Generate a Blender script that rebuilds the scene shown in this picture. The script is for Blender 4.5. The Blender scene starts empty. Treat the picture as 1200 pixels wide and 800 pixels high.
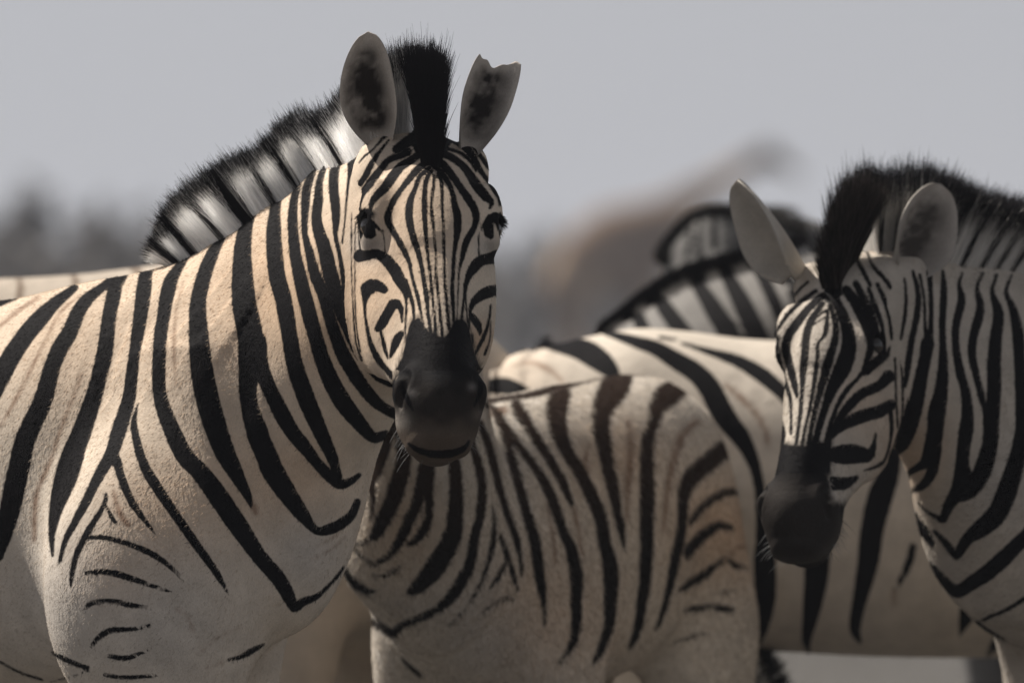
import bpy, math, random, time
import numpy as np
from mathutils import Vector, Matrix

T0 = time.time()
rng = np.random.default_rng(7)
random.seed(7)
scene = bpy.context.scene
COL = scene.collection

# ------------------------------------------------------------------ camera, sky, sun, exposure
CAM_Z = 1.19
K = 36.0 / 1200.0 / 400.0          # radians per photo pixel (400 mm lens, 1200 px wide)
cam_d = bpy.data.cameras.new('camera')
cam_d.lens = 400.0
cam_d.sensor_width = 36.0
cam_d.clip_start = 0.5
cam_d.clip_end = 6000.0
cam_d.dof.use_dof = True
cam_d.dof.focus_distance = 16.0
cam_d.dof.aperture_fstop = 5.6
cam_d.dof.aperture_blades = 9
cam = bpy.data.objects.new('camera', cam_d)
cam.location = (0, 0, CAM_Z)
cam.rotation_euler = (math.radians(90), 0, 0)
COL.objects.link(cam)
scene.camera = cam

SUN_DIR = Vector((-0.56, 0.32, 0.80)).normalized()      # towards the sun: high, from the left
sun_elev = math.asin(SUN_DIR.z)
sun_az = math.atan2(SUN_DIR.x, SUN_DIR.y)
world = bpy.data.worlds.new('World')
scene.world = world
world.use_nodes = True
wn = world.node_tree
wn.nodes.clear()
w_out = wn.nodes.new('ShaderNodeOutputWorld')
w_bg = wn.nodes.new('ShaderNodeBackground')
w_sky = wn.nodes.new('ShaderNodeTexSky')
w_sky.sky_type = 'NISHITA'
w_sky.sun_disc = False
w_sky.sun_elevation = sun_elev
w_sky.sun_rotation = sun_az
w_sky.altitude = 1000
w_sky.air_density = 1.0
w_sky.dust_density = 0.6
w_sky.ozone_density = 1.0
w_hsv = wn.nodes.new('ShaderNodeHueSaturation')          # dust-laden grey sky
w_hsv.inputs['Saturation'].default_value = 0.05
wn.links.new(w_sky.outputs['Color'], w_hsv.inputs['Color'])
w_tint = wn.nodes.new('ShaderNodeMix')                   # the faint mauve of far dust, over the whole sky
w_tint.data_type = 'RGBA'
w_tint.blend_type = 'MULTIPLY'
w_tint.inputs[0].default_value = 1.0
w_tint.inputs[7].default_value = (0.965, 0.975, 1.04, 1)
wn.links.new(w_hsv.outputs['Color'], w_tint.inputs[6])
wn.links.new(w_tint.outputs[2], w_bg.inputs['Color'])
w_bg.inputs['Strength'].default_value = 0.050
wn.links.new(w_bg.outputs['Background'], w_out.inputs['Surface'])

sun_l = bpy.data.lights.new('sun', 'SUN')
sun_l.energy = 5.0
sun_l.angle = math.radians(0.5)
sun_l.color = (1.0, 0.93, 0.84)
sun = bpy.data.objects.new('sun', sun_l)
sun.rotation_euler = SUN_DIR.to_track_quat('Z', 'Y').to_euler()
sun.location = (0, 16, 30)
COL.objects.link(sun)

scene.view_settings.view_transform = 'Standard'
scene.view_settings.look = 'None'
scene.view_settings.exposure = 0.42
scene.view_settings.gamma = 1.0
scene.render.engine = 'CYCLES'
scene.cycles.use_denoising = True
scene.cycles.max_bounces = 14
scene.cycles.diffuse_bounces = 4
scene.cycles.glossy_bounces = 12
scene.cycles.transmission_bounces = 12
scene.cycles.transparent_max_bounces = 8


# ------------------------------------------------------------------ small helpers
def P(px, py, d):
    """a point seen at photo pixel (px, py), d metres away"""
    return np.array([(px - 600) * K * d, d, CAM_Z - (py - 400) * K * d])


def pix(V):
    """photo pixel of world points (N,3)"""
    d = V[:, 1]
    return np.stack([600 + V[:, 0] / (K * d), 400 - (V[:, 2] - CAM_Z) / (K * d)], 1)


def nrm(v):
    v = np.asarray(v, float)
    return v / (np.linalg.norm(v) + 1e-12)


def catmull(pts, m):
    """resample control rows (k, c) to m rows with a centripetal-ish Catmull-Rom"""
    pts = np.asarray(pts, float)
    k = len(pts)
    if k == 2:
        t = np.linspace(0, 1, m)[:, None]
        return pts[0] * (1 - t) + pts[1] * t
    ext = np.vstack([2 * pts[0] - pts[1], pts, 2 * pts[-1] - pts[-2]])
    t = np.linspace(0, k - 1, m)
    i = np.minimum(t.astype(int), k - 2)
    f = (t - i)[:, None]
    p0, p1, p2, p3 = ext[i], ext[i + 1], ext[i + 2], ext[i + 3]
    return 0.5 * (2 * p1 + (p2 - p0) * f + (2 * p0 - 5 * p1 + 4 * p2 - p3) * f ** 2 + (3 * p1 - p0 - 3 * p2 + p3) * f ** 3)


def sstep(a, b, x):
    t = np.clip((x - a) / (b - a + 1e-12), 0, 1)
    return t * t * (3 - 2 * t)


def vnoise(V, scale, seed=0):
    """cheap smooth value noise on (N,3)"""
    q = V * scale + seed * 17.31
    i = np.floor(q).astype(np.int64)
    f = q - i
    f = f * f * (3 - 2 * f)
    out = np.zeros(len(V))
    for dx in (0, 1):
        for dy in (0, 1):
            for dz in (0, 1):
                h = ((i[:, 0] + dx) * 374761393 + (i[:, 1] + dy) * 668265263 + (i[:, 2] + dz) * 2147483647 + seed * 974711) & 0x7fffffff
                h = ((h ^ (h >> 13)) * 1274126177) & 0x7fffffff
                r = (h & 0xffff) / 65535.0
                w = (f[:, 0] if dx else 1 - f[:, 0]) * (f[:, 1] if dy else 1 - f[:, 1]) * (f[:, 2] if dz else 1 - f[:, 2])
                out += w * r
    return out


# ------------------------------------------------------------------ distance-field modelling
class Tube:
    """a tapering limb along a curved spine; each control row: centre xyz, half width, half height up, half height down"""

    def __init__(self, rows, side, m=40, n=2.0, cap=0.6, taper=0.0):
        rows = np.asarray(rows, float)
        R = catmull(rows, m)
        self.c = R[:, :3]
        self.a, self.bt, self.bb = R[:, 3], R[:, 4], R[:, 5]
        T = np.gradient(self.c, axis=0)
        self.ds = np.linalg.norm(T, axis=1)
        self.T = T / self.ds[:, None]
        side = np.asarray(side, float)
        if side.ndim == 1:
            U = np.repeat(side[None], m, 0)
        else:
            U = catmull(side, m)
        U = U - self.T * np.sum(U * self.T, 1)[:, None]
        self.U = U / np.linalg.norm(U, axis=1)[:, None]
        self.V = np.cross(self.T, self.U)
        self.n, self.cap, self.taper = n, cap, taper
        r = np.max(R[:, 3:6], axis=1)
        self.lo = (self.c - r[:, None]).min(0)
        self.hi = (self.c + r[:, None]).max(0)

    def at(self, s):
        s = np.clip(s, 0, 1) * (len(self.c) - 1)
        i = min(int(s), len(self.c) - 2)
        f = s - i
        g = lambda A: A[i] * (1 - f) + A[i + 1] * f
        return g(self.c), g(self.T), g(self.U), g(self.V), g(self.a), g(self.bt), g(self.bb)

    def __call__(self, Q):
        out = np.empty(len(Q))
        m = len(self.c)
        for s0 in range(0, len(Q), 60000):
            p = Q[s0:s0 + 60000]
            p0 = self.c.mean(0)
            p3, c3 = (p - p0).astype(np.float32), (self.c - p0).astype(np.float32)
            d2 = (c3 * c3).sum(1)[None] - 2 * p3 @ c3.T
            i = np.argmin(d2, 1)
            w = np.sum((p - self.c[i]) * self.T[i], 1)
            ds = self.ds[i]
            s = np.clip(i + w / ds, 0, m - 1)
            j = np.minimum(s.astype(int), m - 2)
            f = (s - j)
            g1 = lambda A: A[j] * (1 - f) + A[j + 1] * f
            g3 = lambda A: A[j] * (1 - f)[:, None] + A[j + 1] * f[:, None]
            r = p - g3(self.c)
            u = np.sum(r * g3(self.U), 1)
            v = np.sum(r * g3(self.V), 1)
            w = np.sum(r * g3(self.T), 1)
            a, bt, bb = g1(self.a), g1(self.bt), g1(self.bb)
            b = np.where(v > 0, bt, bb)
            vn = np.clip(v / b, -1.2, 1.2)
            a = a * (1 - self.taper * vn)
            ww = np.where((s <= 1e-6) | (s >= m - 1 - 1e-6), np.abs(w), 0.0) / (self.cap * np.minimum(a, b))
            rho = (np.abs(u / a) ** self.n + np.abs(v / b) ** self.n + ww ** self.n) ** (1.0 / self.n)
            ln = np.sqrt(u * u + v * v + np.where(ww > 0, w * w, 0))
            out[s0:s0 + 60000] = np.where(rho > 1e-4, ln * (1 - 1 / np.maximum(rho, 1e-4)), -np.minimum(a, b))
        return out


class Ell:
    """an ellipsoid with its own axes (rows of M)"""

    def __init__(self, c, r, M=None):
        self.c, self.r = np.asarray(c, float), np.asarray(r, float)
        self.M = np.eye(3) if M is None else np.asarray(M, float)
        m = self.r.max()
        self.lo, self.hi = self.c - m, self.c + m

    def __call__(self, Q):
        q = (Q - self.c) @ self.M.T
        k0 = np.linalg.norm(q / self.r, axis=1)
        k1 = np.linalg.norm(q / (self.r ** 2), axis=1)
        return np.where(k0 < 1e-6, -self.r.min(), k0 * (k0 - 1) / np.maximum(k1, 1e-9))


def smin(a, b, k):
    h = np.clip(0.5 + 0.5 * (b - a) / k, 0, 1)
    return b * (1 - h) + a * h - k * h * (1 - h)


class Field:
    """ordered list of (op, shape, blend, group)"""

    def __init__(self):
        self.ops = []

    def add(self, shape, k=0.03, group='body'):
        self.ops.append(('+', shape, k, group))
        return shape

    def cut(self, shape, k=0.01, group='head'):
        self.ops.append(('-', shape, k, group))

    def bounds(self):
        lo = np.min([o[1].lo for o in self.ops if o[0] == '+'], axis=0) - 0.03
        hi = np.max([o[1].hi for o in self.ops if o[0] == '+'], axis=0) + 0.03
        return lo, hi

    def __call__(self, Q, group=None):
        d = np.full(len(Q), 9.0)
        for op, sh, k, g in self.ops:
            if group and g != group:
                continue
            mg = 0.22
            near = np.all((Q > sh.lo - mg) & (Q < sh.hi + mg), axis=1)
            if op == '+':
                far = ~near
                if far.any():
                    bd = np.linalg.norm(np.maximum(np.maximum(sh.lo - Q[far], Q[far] - sh.hi), 0), axis=1) + 0.005
                    d[far] = np.minimum(d[far], np.maximum(bd, 0.2))
                if near.any():
                    d[near] = smin(d[near], sh(Q[near]), k)
            elif near.any():
                d[near] = -smin(-d[near], sh(Q[near]), k)
        return d


def axis_coords(lo, hi, coarse, fine, spans):
    x = [lo]
    while x[-1] < hi:
        s = coarse
        for a, b in spans:
            if a - 2 * coarse < x[-1] < b:
                s = fine
        x.append(x[-1] + s)
    n = len(x)
    while n % 6 != 1:
        x.append(x[-1] + coarse)
        n += 1
    return np.array(x)


def mesh_field(F, coarse, fine=None, box=None, spans2=None):
    """surface nets on a rectilinear grid that is finer inside box"""
    lo, hi = F.bounds()
    lo[2] = max(lo[2], -0.03)
    ax = []
    for k in range(3):
        sp = []
        if box is not None:
            sp.append((box[0][k], box[1][k]))
        ax.append(axis_coords(lo[k], hi[k], coarse, fine or coarse, sp))
    X, Y, Z = ax
    nx, ny, nz = len(X), len(Y), len(Z)
    B = 6
    bx, by, bz = (nx - 1) // B, (ny - 1) // B, (nz - 1) // B
    cx = 0.5 * (X[0:-1:B][:bx] + X[B::B][:bx])
    cy = 0.5 * (Y[0:-1:B][:by] + Y[B::B][:by])
    cz = 0.5 * (Z[0:-1:B][:bz] + Z[B::B][:bz])
    hx, hy, hz = X[B::B][:bx] - cx, Y[B::B][:by] - cy, Z[B::B][:bz] - cz
    C = np.stack(np.meshgrid(cx, cy, cz, indexing='ij'), -1).reshape(-1, 3)
    diag = np.sqrt(hx[:, None, None] ** 2 + hy[None, :, None] ** 2 + hz[None, None, :] ** 2).reshape(-1)
    dc = F(C)
    act = (np.abs(dc) < diag * 1.4 + 0.008).reshape(bx, by, bz)
    sgn = np.where(dc < 0, -1.0, 1.0).reshape(bx, by, bz)
    D = np.empty((nx, ny, nz), np.float32)
    core = np.repeat(np.repeat(np.repeat(sgn, B, 0), B, 1), B, 2)
    D[:-1, :-1, :-1] = core
    D[-1], D[:, -1], D[:, :, -1] = 1, 1, 1
    need = np.zeros((nx, ny, nz), bool)
    need[:-1, :-1, :-1] = np.repeat(np.repeat(np.repeat(act, B, 0), B, 1), B, 2)
    for a in range(3):
        need |= np.roll(need, 1, a)
    I = np.argwhere(need)
    Q = np.stack([X[I[:, 0]], Y[I[:, 1]], Z[I[:, 2]]], 1)
    D[I[:, 0], I[:, 1], I[:, 2]] = F(Q)
    S = D < 0
    any_ = np.zeros((nx - 1, ny - 1, nz - 1), np.int8)
    for dx in (0, 1):
        for dy in (0, 1):
            for dz in (0, 1):
                any_ += S[dx:nx - 1 + dx, dy:ny - 1 + dy, dz:nz - 1 + dz]
    cells = np.argwhere((any_ > 0) & (any_ < 8))
    idx = np.full((nx - 1, ny - 1, nz - 1), -1, np.int32)
    idx[cells[:, 0], cells[:, 1], cells[:, 2]] = np.arange(len(cells))
    acc = np.zeros((len(cells), 3))
    cnt = np.zeros(len(cells))
    corners = [(0, 0, 0), (1, 0, 0), (0, 1, 0), (1, 1, 0), (0, 0, 1), (1, 0, 1), (0, 1, 1), (1, 1, 1)]
    edges = [(0, 1), (2, 3), (4, 5), (6, 7), (0, 2), (1, 3), (4, 6), (5, 7), (0, 4), (1, 5), (2, 6), (3, 7)]
    pos = []
    val = []
    for c in corners:
        q = cells + c
        pos.append(np.stack([X[q[:, 0]], Y[q[:, 1]], Z[q[:, 2]]], 1))
        val.append(D[q[:, 0], q[:, 1], q[:, 2]].astype(float))
    for a, b in edges:
        cr = (val[a] < 0) != (val[b] < 0)
        t = np.where(cr, val[a] / np.where(cr, val[a] - val[b], 1), 0)
        pt = pos[a] + (pos[b] - pos[a]) * t[:, None]
        acc += np.where(cr[:, None], pt, 0)
        cnt += cr
    verts = acc / cnt[:, None]
    quads = []
    for a in range(3):
        s0 = [slice(None)] * 3
        s1 = [slice(None)] * 3
        s0[a], s1[a] = slice(0, -1), slice(1, None)
        flip = S[tuple(s0)]
        ch = flip != S[tuple(s1)]
        b, c = (a + 1) % 3, (a + 2) % 3
        E = np.argwhere(ch)
        ok = (E[:, b] > 0) & (E[:, c] > 0) & (E[:, b] < [nx, ny, nz][b] - 1) & (E[:, c] < [nx, ny, nz][c] - 1)
        E = E[ok]
        inside = flip[E[:, 0], E[:, 1], E[:, 2]]
        q = []
        for ob, oc in ((-1, -1), (0, -1), (0, 0), (-1, 0)):
            e = E.copy()
            e[:, b] += ob
            e[:, c] += oc
            q.append(idx[e[:, 0], e[:, 1], e[:, 2]])
        q = np.stack(q, 1)
        q[~inside] = q[~inside][:, ::-1]
        quads.append(q)
    quads = np.vstack(quads)
    quads = quads[(quads >= 0).all(1)]
    # one Taubin-like smoothing pass
    for lam in (0.5, -0.35):
        s = np.zeros_like(verts)
        n = np.zeros(len(verts))
        for k in range(4):
            i, j = quads[:, k], quads[:, (k + 1) % 4]
            for c in range(3):
                s[:, c] += np.bincount(i, verts[j, c], len(verts)) + np.bincount(j, verts[i, c], len(verts))
            n += np.bincount(i, None, len(verts)) + np.bincount(j, None, len(verts))
        verts = verts + lam * (s / np.maximum(n, 1)[:, None] - verts)
    return verts, quads


def vnormals(verts, quads):
    e1 = verts[quads[:, 2]] - verts[quads[:, 0]]
    e2 = verts[quads[:, 3]] - verts[quads[:, 1]]
    fn = np.cross(e1, e2)
    N = np.zeros_like(verts)
    for k in range(quads.shape[1]):
        for c in range(3):
            N[:, c] += np.bincount(quads[:, k], fn[:, c], len(verts))
    return N / (np.linalg.norm(N, axis=1)[:, None] + 1e-12)


def new_mesh(name, verts, faces, mat=None, parent=None, smooth=True, attrs=None):
    me = bpy.data.meshes.new(name)
    verts = np.asarray(verts, np.float32)
    if isinstance(faces, np.ndarray):
        nf, k = faces.shape
        me.vertices.add(len(verts))
        me.vertices.foreach_set('co', verts.ravel())
        me.loops.add(nf * k)
        me.loops.foreach_set('vertex_index', faces.astype(np.int32).ravel())
        me.polygons.add(nf)
        me.polygons.foreach_set('loop_start', np.arange(nf, dtype=np.int32) * k)
        me.polygons.foreach_set('loop_total', np.full(nf, k, np.int32))
        me.update(calc_edges=True)
        me.validate()
    else:
        me.from_pydata([tuple(v) for v in verts], [], faces)
        me.update()
    if smooth:
        me.polygons.foreach_set('use_smooth', np.ones(len(me.polygons), bool))
    for an, av in (attrs or {}).items():
        av = np.asarray(av, np.float32)
        if av.ndim == 1:
            at = me.attributes.new(an, 'FLOAT', 'POINT')
            at.data.foreach_set('value', av)
        else:
            at = me.attributes.new(an, 'FLOAT_COLOR', 'POINT')
            at.data.foreach_set('color', np.hstack([av, np.ones((len(av), 1), np.float32)]).ravel())
    o = bpy.data.objects.new(name, me)
    COL.objects.link(o)
    if mat:
        me.materials.append(mat)
    if parent:
        o.parent = parent
        o.matrix_parent_inverse = Matrix.Translation(-parent.location)
    return o


def strands(name, pts, rad, cols, mat, parent, kind=None):
    """hair: pts (n, k, 3), rad (n, k), cols (n, k, 3) as real curves"""
    n, k, _ = pts.shape
    hc = bpy.data.hair_curves.new(name)
    hc.add_curves([k] * n)
    hc.attributes['position'].data.foreach_set('vector', pts.astype(np.float32).ravel())
    ra = hc.attributes.get('radius') or hc.attributes.new('radius', 'FLOAT', 'POINT')
    ra.data.foreach_set('value', rad.astype(np.float32).ravel())
    ca = hc.attributes.new('hue', 'FLOAT_COLOR', 'POINT')
    c4 = np.concatenate([cols, np.ones((n, k, 1))], -1).astype(np.float32)
    ca.data.foreach_set('color', c4.ravel())
    hc.materials.append(mat)
    o = bpy.data.objects.new(name, hc)
    COL.objects.link(o)
    if parent:
        o.parent = parent
        o.matrix_parent_inverse = Matrix.Translation(-parent.location)
    if kind:
        o['kind'] = kind
    return o


def thing(name, label, cat, loc, group=None):
    o = bpy.data.objects.new(name, None)
    o.empty_display_size = 0.2
    COL.objects.link(o)
    o.location = loc
    o['label'], o['category'] = label, cat
    if group:
        o['group'] = group
    return o


# ------------------------------------------------------------------ materials
def mat_new(name):
    m = bpy.data.materials.new(name)
    m.use_nodes = True
    nt = m.node_tree
    nt.nodes.clear()
    out = nt.nodes.new('ShaderNodeOutputMaterial')
    b = nt.nodes.new('ShaderNodeBsdfPrincipled')
    nt.links.new(b.outputs[0], out.inputs[0])
    return m, nt, b


def nd(nt, kind, **kw):
    n = nt.nodes.new(kind)
    for k, v in kw.items():
        if k in n.inputs:
            n.inputs[k].default_value = v
        else:
            setattr(n, k, v)
    return n


def mth(nt, op, a, b=None, clamp=False):
    n = nt.nodes.new('ShaderNodeMath')
    n.operation = op
    n.use_clamp = clamp
    for i, x in enumerate((a, b)):
        if x is None:
            continue
        if isinstance(x, (int, float)):
            n.inputs[i].default_value = x
        else:
            nt.links.new(x, n.inputs[i])
    return n.outputs[0]


def mixc(nt, f, a, b, mode='MIX'):
    n = nt.nodes.new('ShaderNodeMix')
    n.data_type = 'RGBA'
    n.blend_type = mode
    if isinstance(f, (int, float)):
        n.inputs[0].default_value = f
    else:
        nt.links.new(f, n.inputs[0])
    for i, x in ((6, a), (7, b)):
        if isinstance(x, (tuple, list)):
            n.inputs[i].default_value = (*x, 1)
        else:
            nt.links.new(x, n.inputs[i])
    return n.outputs[2]


def coat_material(name, edge, wob, grain=260.0, bump=0.0012, rough=0.72):
    """short hair: stripe edges from the 'ink' distance, jagged by fine noise; pale and dark hair colours from the mesh"""
    m, nt, b = mat_new(name)
    L = nt.links
    tc = nd(nt, 'ShaderNodeTexCoord')
    ink = nd(nt, 'ShaderNodeAttribute', attribute_name='ink')
    pale = nd(nt, 'ShaderNodeAttribute', attribute_name='pale')
    dark = nd(nt, 'ShaderNodeAttribute', attribute_name='dark')
    mp = nd(nt, 'ShaderNodeMapping')
    mp.inputs['Scale'].default_value = (1.0, 1.0, 0.45)
    L.new(tc.outputs['Object'], mp.inputs['Vector'])
    n1 = nd(nt, 'ShaderNodeTexNoise', Scale=grain, Detail=3.0, Roughness=0.6)
    L.new(mp.outputs[0], n1.inputs['Vector'])
    n2 = nd(nt, 'ShaderNodeTexNoise', Scale=28.0, Detail=4.0, Roughness=0.55)
    L.new(tc.outputs['Object'], n2.inputs['Vector'])
    n3 = nd(nt, 'ShaderNodeTexNoise', Scale=grain * 2.6, Detail=2.0, Roughness=0.6)
    L.new(mp.outputs[0], n3.inputs['Vector'])
    w1 = mth(nt, 'MULTIPLY', mth(nt, 'SUBTRACT', n1.outputs[0], 0.5), wob * 3.0)
    w2 = mth(nt, 'MULTIPLY', mth(nt, 'SUBTRACT', n2.outputs[0], 0.5), wob * 2.0)
    v = mth(nt, 'ADD', ink.outputs['Fac'], mth(nt, 'ADD', w1, w2))
    f = mth(nt, 'ADD', mth(nt, 'DIVIDE', v, 2 * edge), 0.5, clamp=True)
    # pale hair: fine light/dark flecks and slow dusty mottling
    fl = mth(nt, 'ADD', mth(nt, 'MULTIPLY', n3.outputs[0], 0.55), 0.72)
    mo = mth(nt, 'ADD', mth(nt, 'MULTIPLY', n2.outputs[0], 0.5), 0.75)
    g = mth(nt, 'MULTIPLY', fl, mo)
    cmb = nd(nt, 'ShaderNodeCombineXYZ')
    for i in range(3):
        L.new(g, cmb.inputs[i])
    pc = mixc(nt, 1.0, pale.outputs['Color'], cmb.outputs[0], 'MULTIPLY')
    dk = mixc(nt, mth(nt, 'MULTIPLY', n3.outputs[0], 0.5), dark.outputs['Color'], (0.008, 0.007, 0.0075))
    L.new(mixc(nt, f, pc, dk), b.inputs['Base Color'])
    b.inputs['Roughness'].default_value = rough
    b.inputs['Specular IOR Level'].default_value = 0.05
    b.inputs['Sheen Weight'].default_value = 0.0
    b.inputs['Sheen Roughness'].default_value = 0.5
    bp = nd(nt, 'ShaderNodeBump', Strength=0.8, Distance=bump)
    hsum = mth(nt, 'ADD', n3.outputs[0], mth(nt, 'MULTIPLY', n1.outputs[0], 1.3))
    L.new(hsum, bp.inputs['Height'])
    bp2 = nd(nt, 'ShaderNodeBump', Strength=0.4, Distance=0.004)
    n4 = nd(nt, 'ShaderNodeTexNoise', Scale=38.0, Detail=3.0)
    L.new(tc.outputs['Object'], n4.inputs['Vector'])
    L.new(n4.outputs[0], bp2.inputs['Height'])
    L.new(bp2.outputs[0], bp.inputs['Normal'])
    L.new(bp.outputs[0], b.inputs['Normal'])
    return m


def hair_material(name, rough=0.55, transl=0.42):
    m, nt, b = mat_new(name)
    at = nd(nt, 'ShaderNodeAttribute', attribute_name='hue')
    nt.links.new(at.outputs['Color'], b.inputs['Base Color'])
    b.inputs['Roughness'].default_value = rough
    b.inputs['Specular IOR Level'].default_value = 0.06
    tr = nd(nt, 'ShaderNodeBsdfTranslucent')
    nt.links.new(at.outputs['Color'], tr.inputs['Color'])
    mx = nd(nt, 'ShaderNodeMixShader')
    mx.inputs[0].default_value = transl
    nt.links.new(b.outputs[0], mx.inputs[1])
    nt.links.new(tr.outputs[0], mx.inputs[2])
    out = [n for n in nt.nodes if n.type == 'OUTPUT_MATERIAL'][0]
    nt.links.new(mx.outputs[0], out.inputs[0])
    return m


def plain_material(name, col, rough=0.6, noise=0.3, scale=40.0, spec=0.3, coat=0.0):
    m, nt, b = mat_new(name)
    tc = nd(nt, 'ShaderNodeTexCoord')
    n = nd(nt, 'ShaderNodeTexNoise', Scale=scale, Detail=4.0)
    nt.links.new(tc.outputs['Object'], n.inputs['Vector'])
    lo = tuple(c * (1 - noise) for c in col)
    hi = tuple(min(1, c * (1 + noise)) for c in col)
    nt.links.new(mixc(nt, n.outputs[0], lo, hi), b.inputs['Base Color'])
    b.inputs['Roughness'].default_value = rough
    b.inputs['Specular IOR Level'].default_value = spec
    b.inputs['Coat Weight'].default_value = coat
    return m


M_COAT = coat_material('striped_coat', 0.9, 1.0, bump=.0007)
M_COAT_SOFT = coat_material('striped_coat_woolly', 1.6, 2.2, grain=150.0, bump=0.0018)
M_HAIR = hair_material('stiff_hair')


def mane_material():
    """coarse upright hair that scatters light along and through the strands"""
    m = bpy.data.materials.new('mane_hair')
    m.use_nodes = True
    nt = m.node_tree
    nt.nodes.clear()
    out = nt.nodes.new('ShaderNodeOutputMaterial')
    h = nt.nodes.new('ShaderNodeBsdfHairPrincipled')
    h.parametrization = 'COLOR'
    h.inputs['Roughness'].default_value = .45
    h.inputs['Radial Roughness'].default_value = .7
    at = nd(nt, 'ShaderNodeAttribute', attribute_name='hue')
    nt.links.new(at.outputs['Color'], h.inputs['Color'])
    d = nt.nodes.new('ShaderNodeBsdfDiffuse')
    nt.links.new(at.outputs['Color'], d.inputs['Color'])
    bw = nt.nodes.new('ShaderNodeRGBToBW')
    nt.links.new(at.outputs['Color'], bw.inputs[0])
    mx = nt.nodes.new('ShaderNodeMixShader')
    nt.links.new(mth(nt, 'MULTIPLY', bw.outputs[0], 4.0, clamp=True), mx.inputs[0])
    nt.links.new(d.outputs[0], mx.inputs[1])
    nt.links.new(h.outputs[0], mx.inputs[2])
    nt.links.new(mx.outputs[0], out.inputs[0])
    return m


M_MANE = mane_material()
M_EYE = plain_material('dark_eye', (0.010, 0.007, 0.005), rough=0.12, noise=0.4, scale=120, spec=0.4, coat=0.35)
M_HOOF = plain_material('horn', (0.03, 0.028, 0.026), rough=0.5)


# ------------------------------------------------------------------ coat markings
def parse(txt):
    """one marking per line: x,y,width x,y,width ... measured along its middle"""
    out = []
    for ln in txt.strip().splitlines():
        ln = ln.split('#')[0].strip()
        if ln:
            out.append(np.array([[float(v) for v in t.split(',')] for t in ln.split()]))
    return out


def stroke_field(Q, strokes, start=-30.0, soft=False):
    """signed distance (px, + inside) from photo points Q to the nearest marking"""
    best = np.full(len(Q), start)
    for st in strokes:
        seg = np.hypot(*(np.diff(st[:, :2], axis=0).T)).sum()
        R = catmull(st, max(3, int(seg / 7) + 2))
        R[:, 2] = np.maximum(R[:, 2], 0.3)
        mg = R[:, 2].max() / 2 + 14
        near = np.where((Q[:, 0] > R[:, 0].min() - mg) & (Q[:, 0] < R[:, 0].max() + mg) &
                        (Q[:, 1] > R[:, 1].min() - mg) & (Q[:, 1] < R[:, 1].max() + mg))[0]
        if not len(near):
            continue
        q = Q[near]
        b = np.full(len(near), -1e9)
        for i in range(len(R) - 1):
            a, c = R[i], R[i + 1]
            ab = c[:2] - a[:2]
            t = np.clip(((q - a[:2]) @ ab) / (ab @ ab + 1e-9), 0, 1)
            dx = q - (a[:2] + t[:, None] * ab)
            w = a[2] + (c[2] - a[2]) * t
            b = np.maximum(b, w / 2 - np.sqrt((dx * dx).sum(1)))
        best[near] = np.maximum(best[near], b)
    return best


def poly_field(Q, poly):
    """signed distance (+ inside) to a closed outline"""
    poly = np.asarray(poly, float)
    n = len(poly)
    d = np.full(len(Q), 1e9)
    ins = np.zeros(len(Q), bool)
    for i in range(n):
        a, b = poly[i], poly[(i + 1) % n]
        ab = b - a
        t = np.clip(((Q - a) @ ab) / (ab @ ab + 1e-9), 0, 1)
        dx = Q - (a + t[:, None] * ab)
        d = np.minimum(d, np.sqrt((dx * dx).sum(1)))
        c = ((a[1] > Q[:, 1]) != (b[1] > Q[:, 1]))
        xi = a[0] + (Q[:, 1] - a[1]) / np.where(abs(b[1] - a[1]) < 1e-9, 1e-9, b[1] - a[1]) * (b[0] - a[0])
        ins ^= c & (Q[:, 0] < xi)
    return np.where(ins, d, -d)


CREAM = np.array([0.67, 0.585, 0.485])
TAN = np.array([0.55, 0.395, 0.27])
GREY = np.array([0.48, 0.445, 0.41])  # greyer hair, also darkened to imitate dimmer light low on the coats
BROWN = np.array([0.22, 0.13, 0.085])
INK = np.array([0.006, 0.0055, 0.0065])


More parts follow.
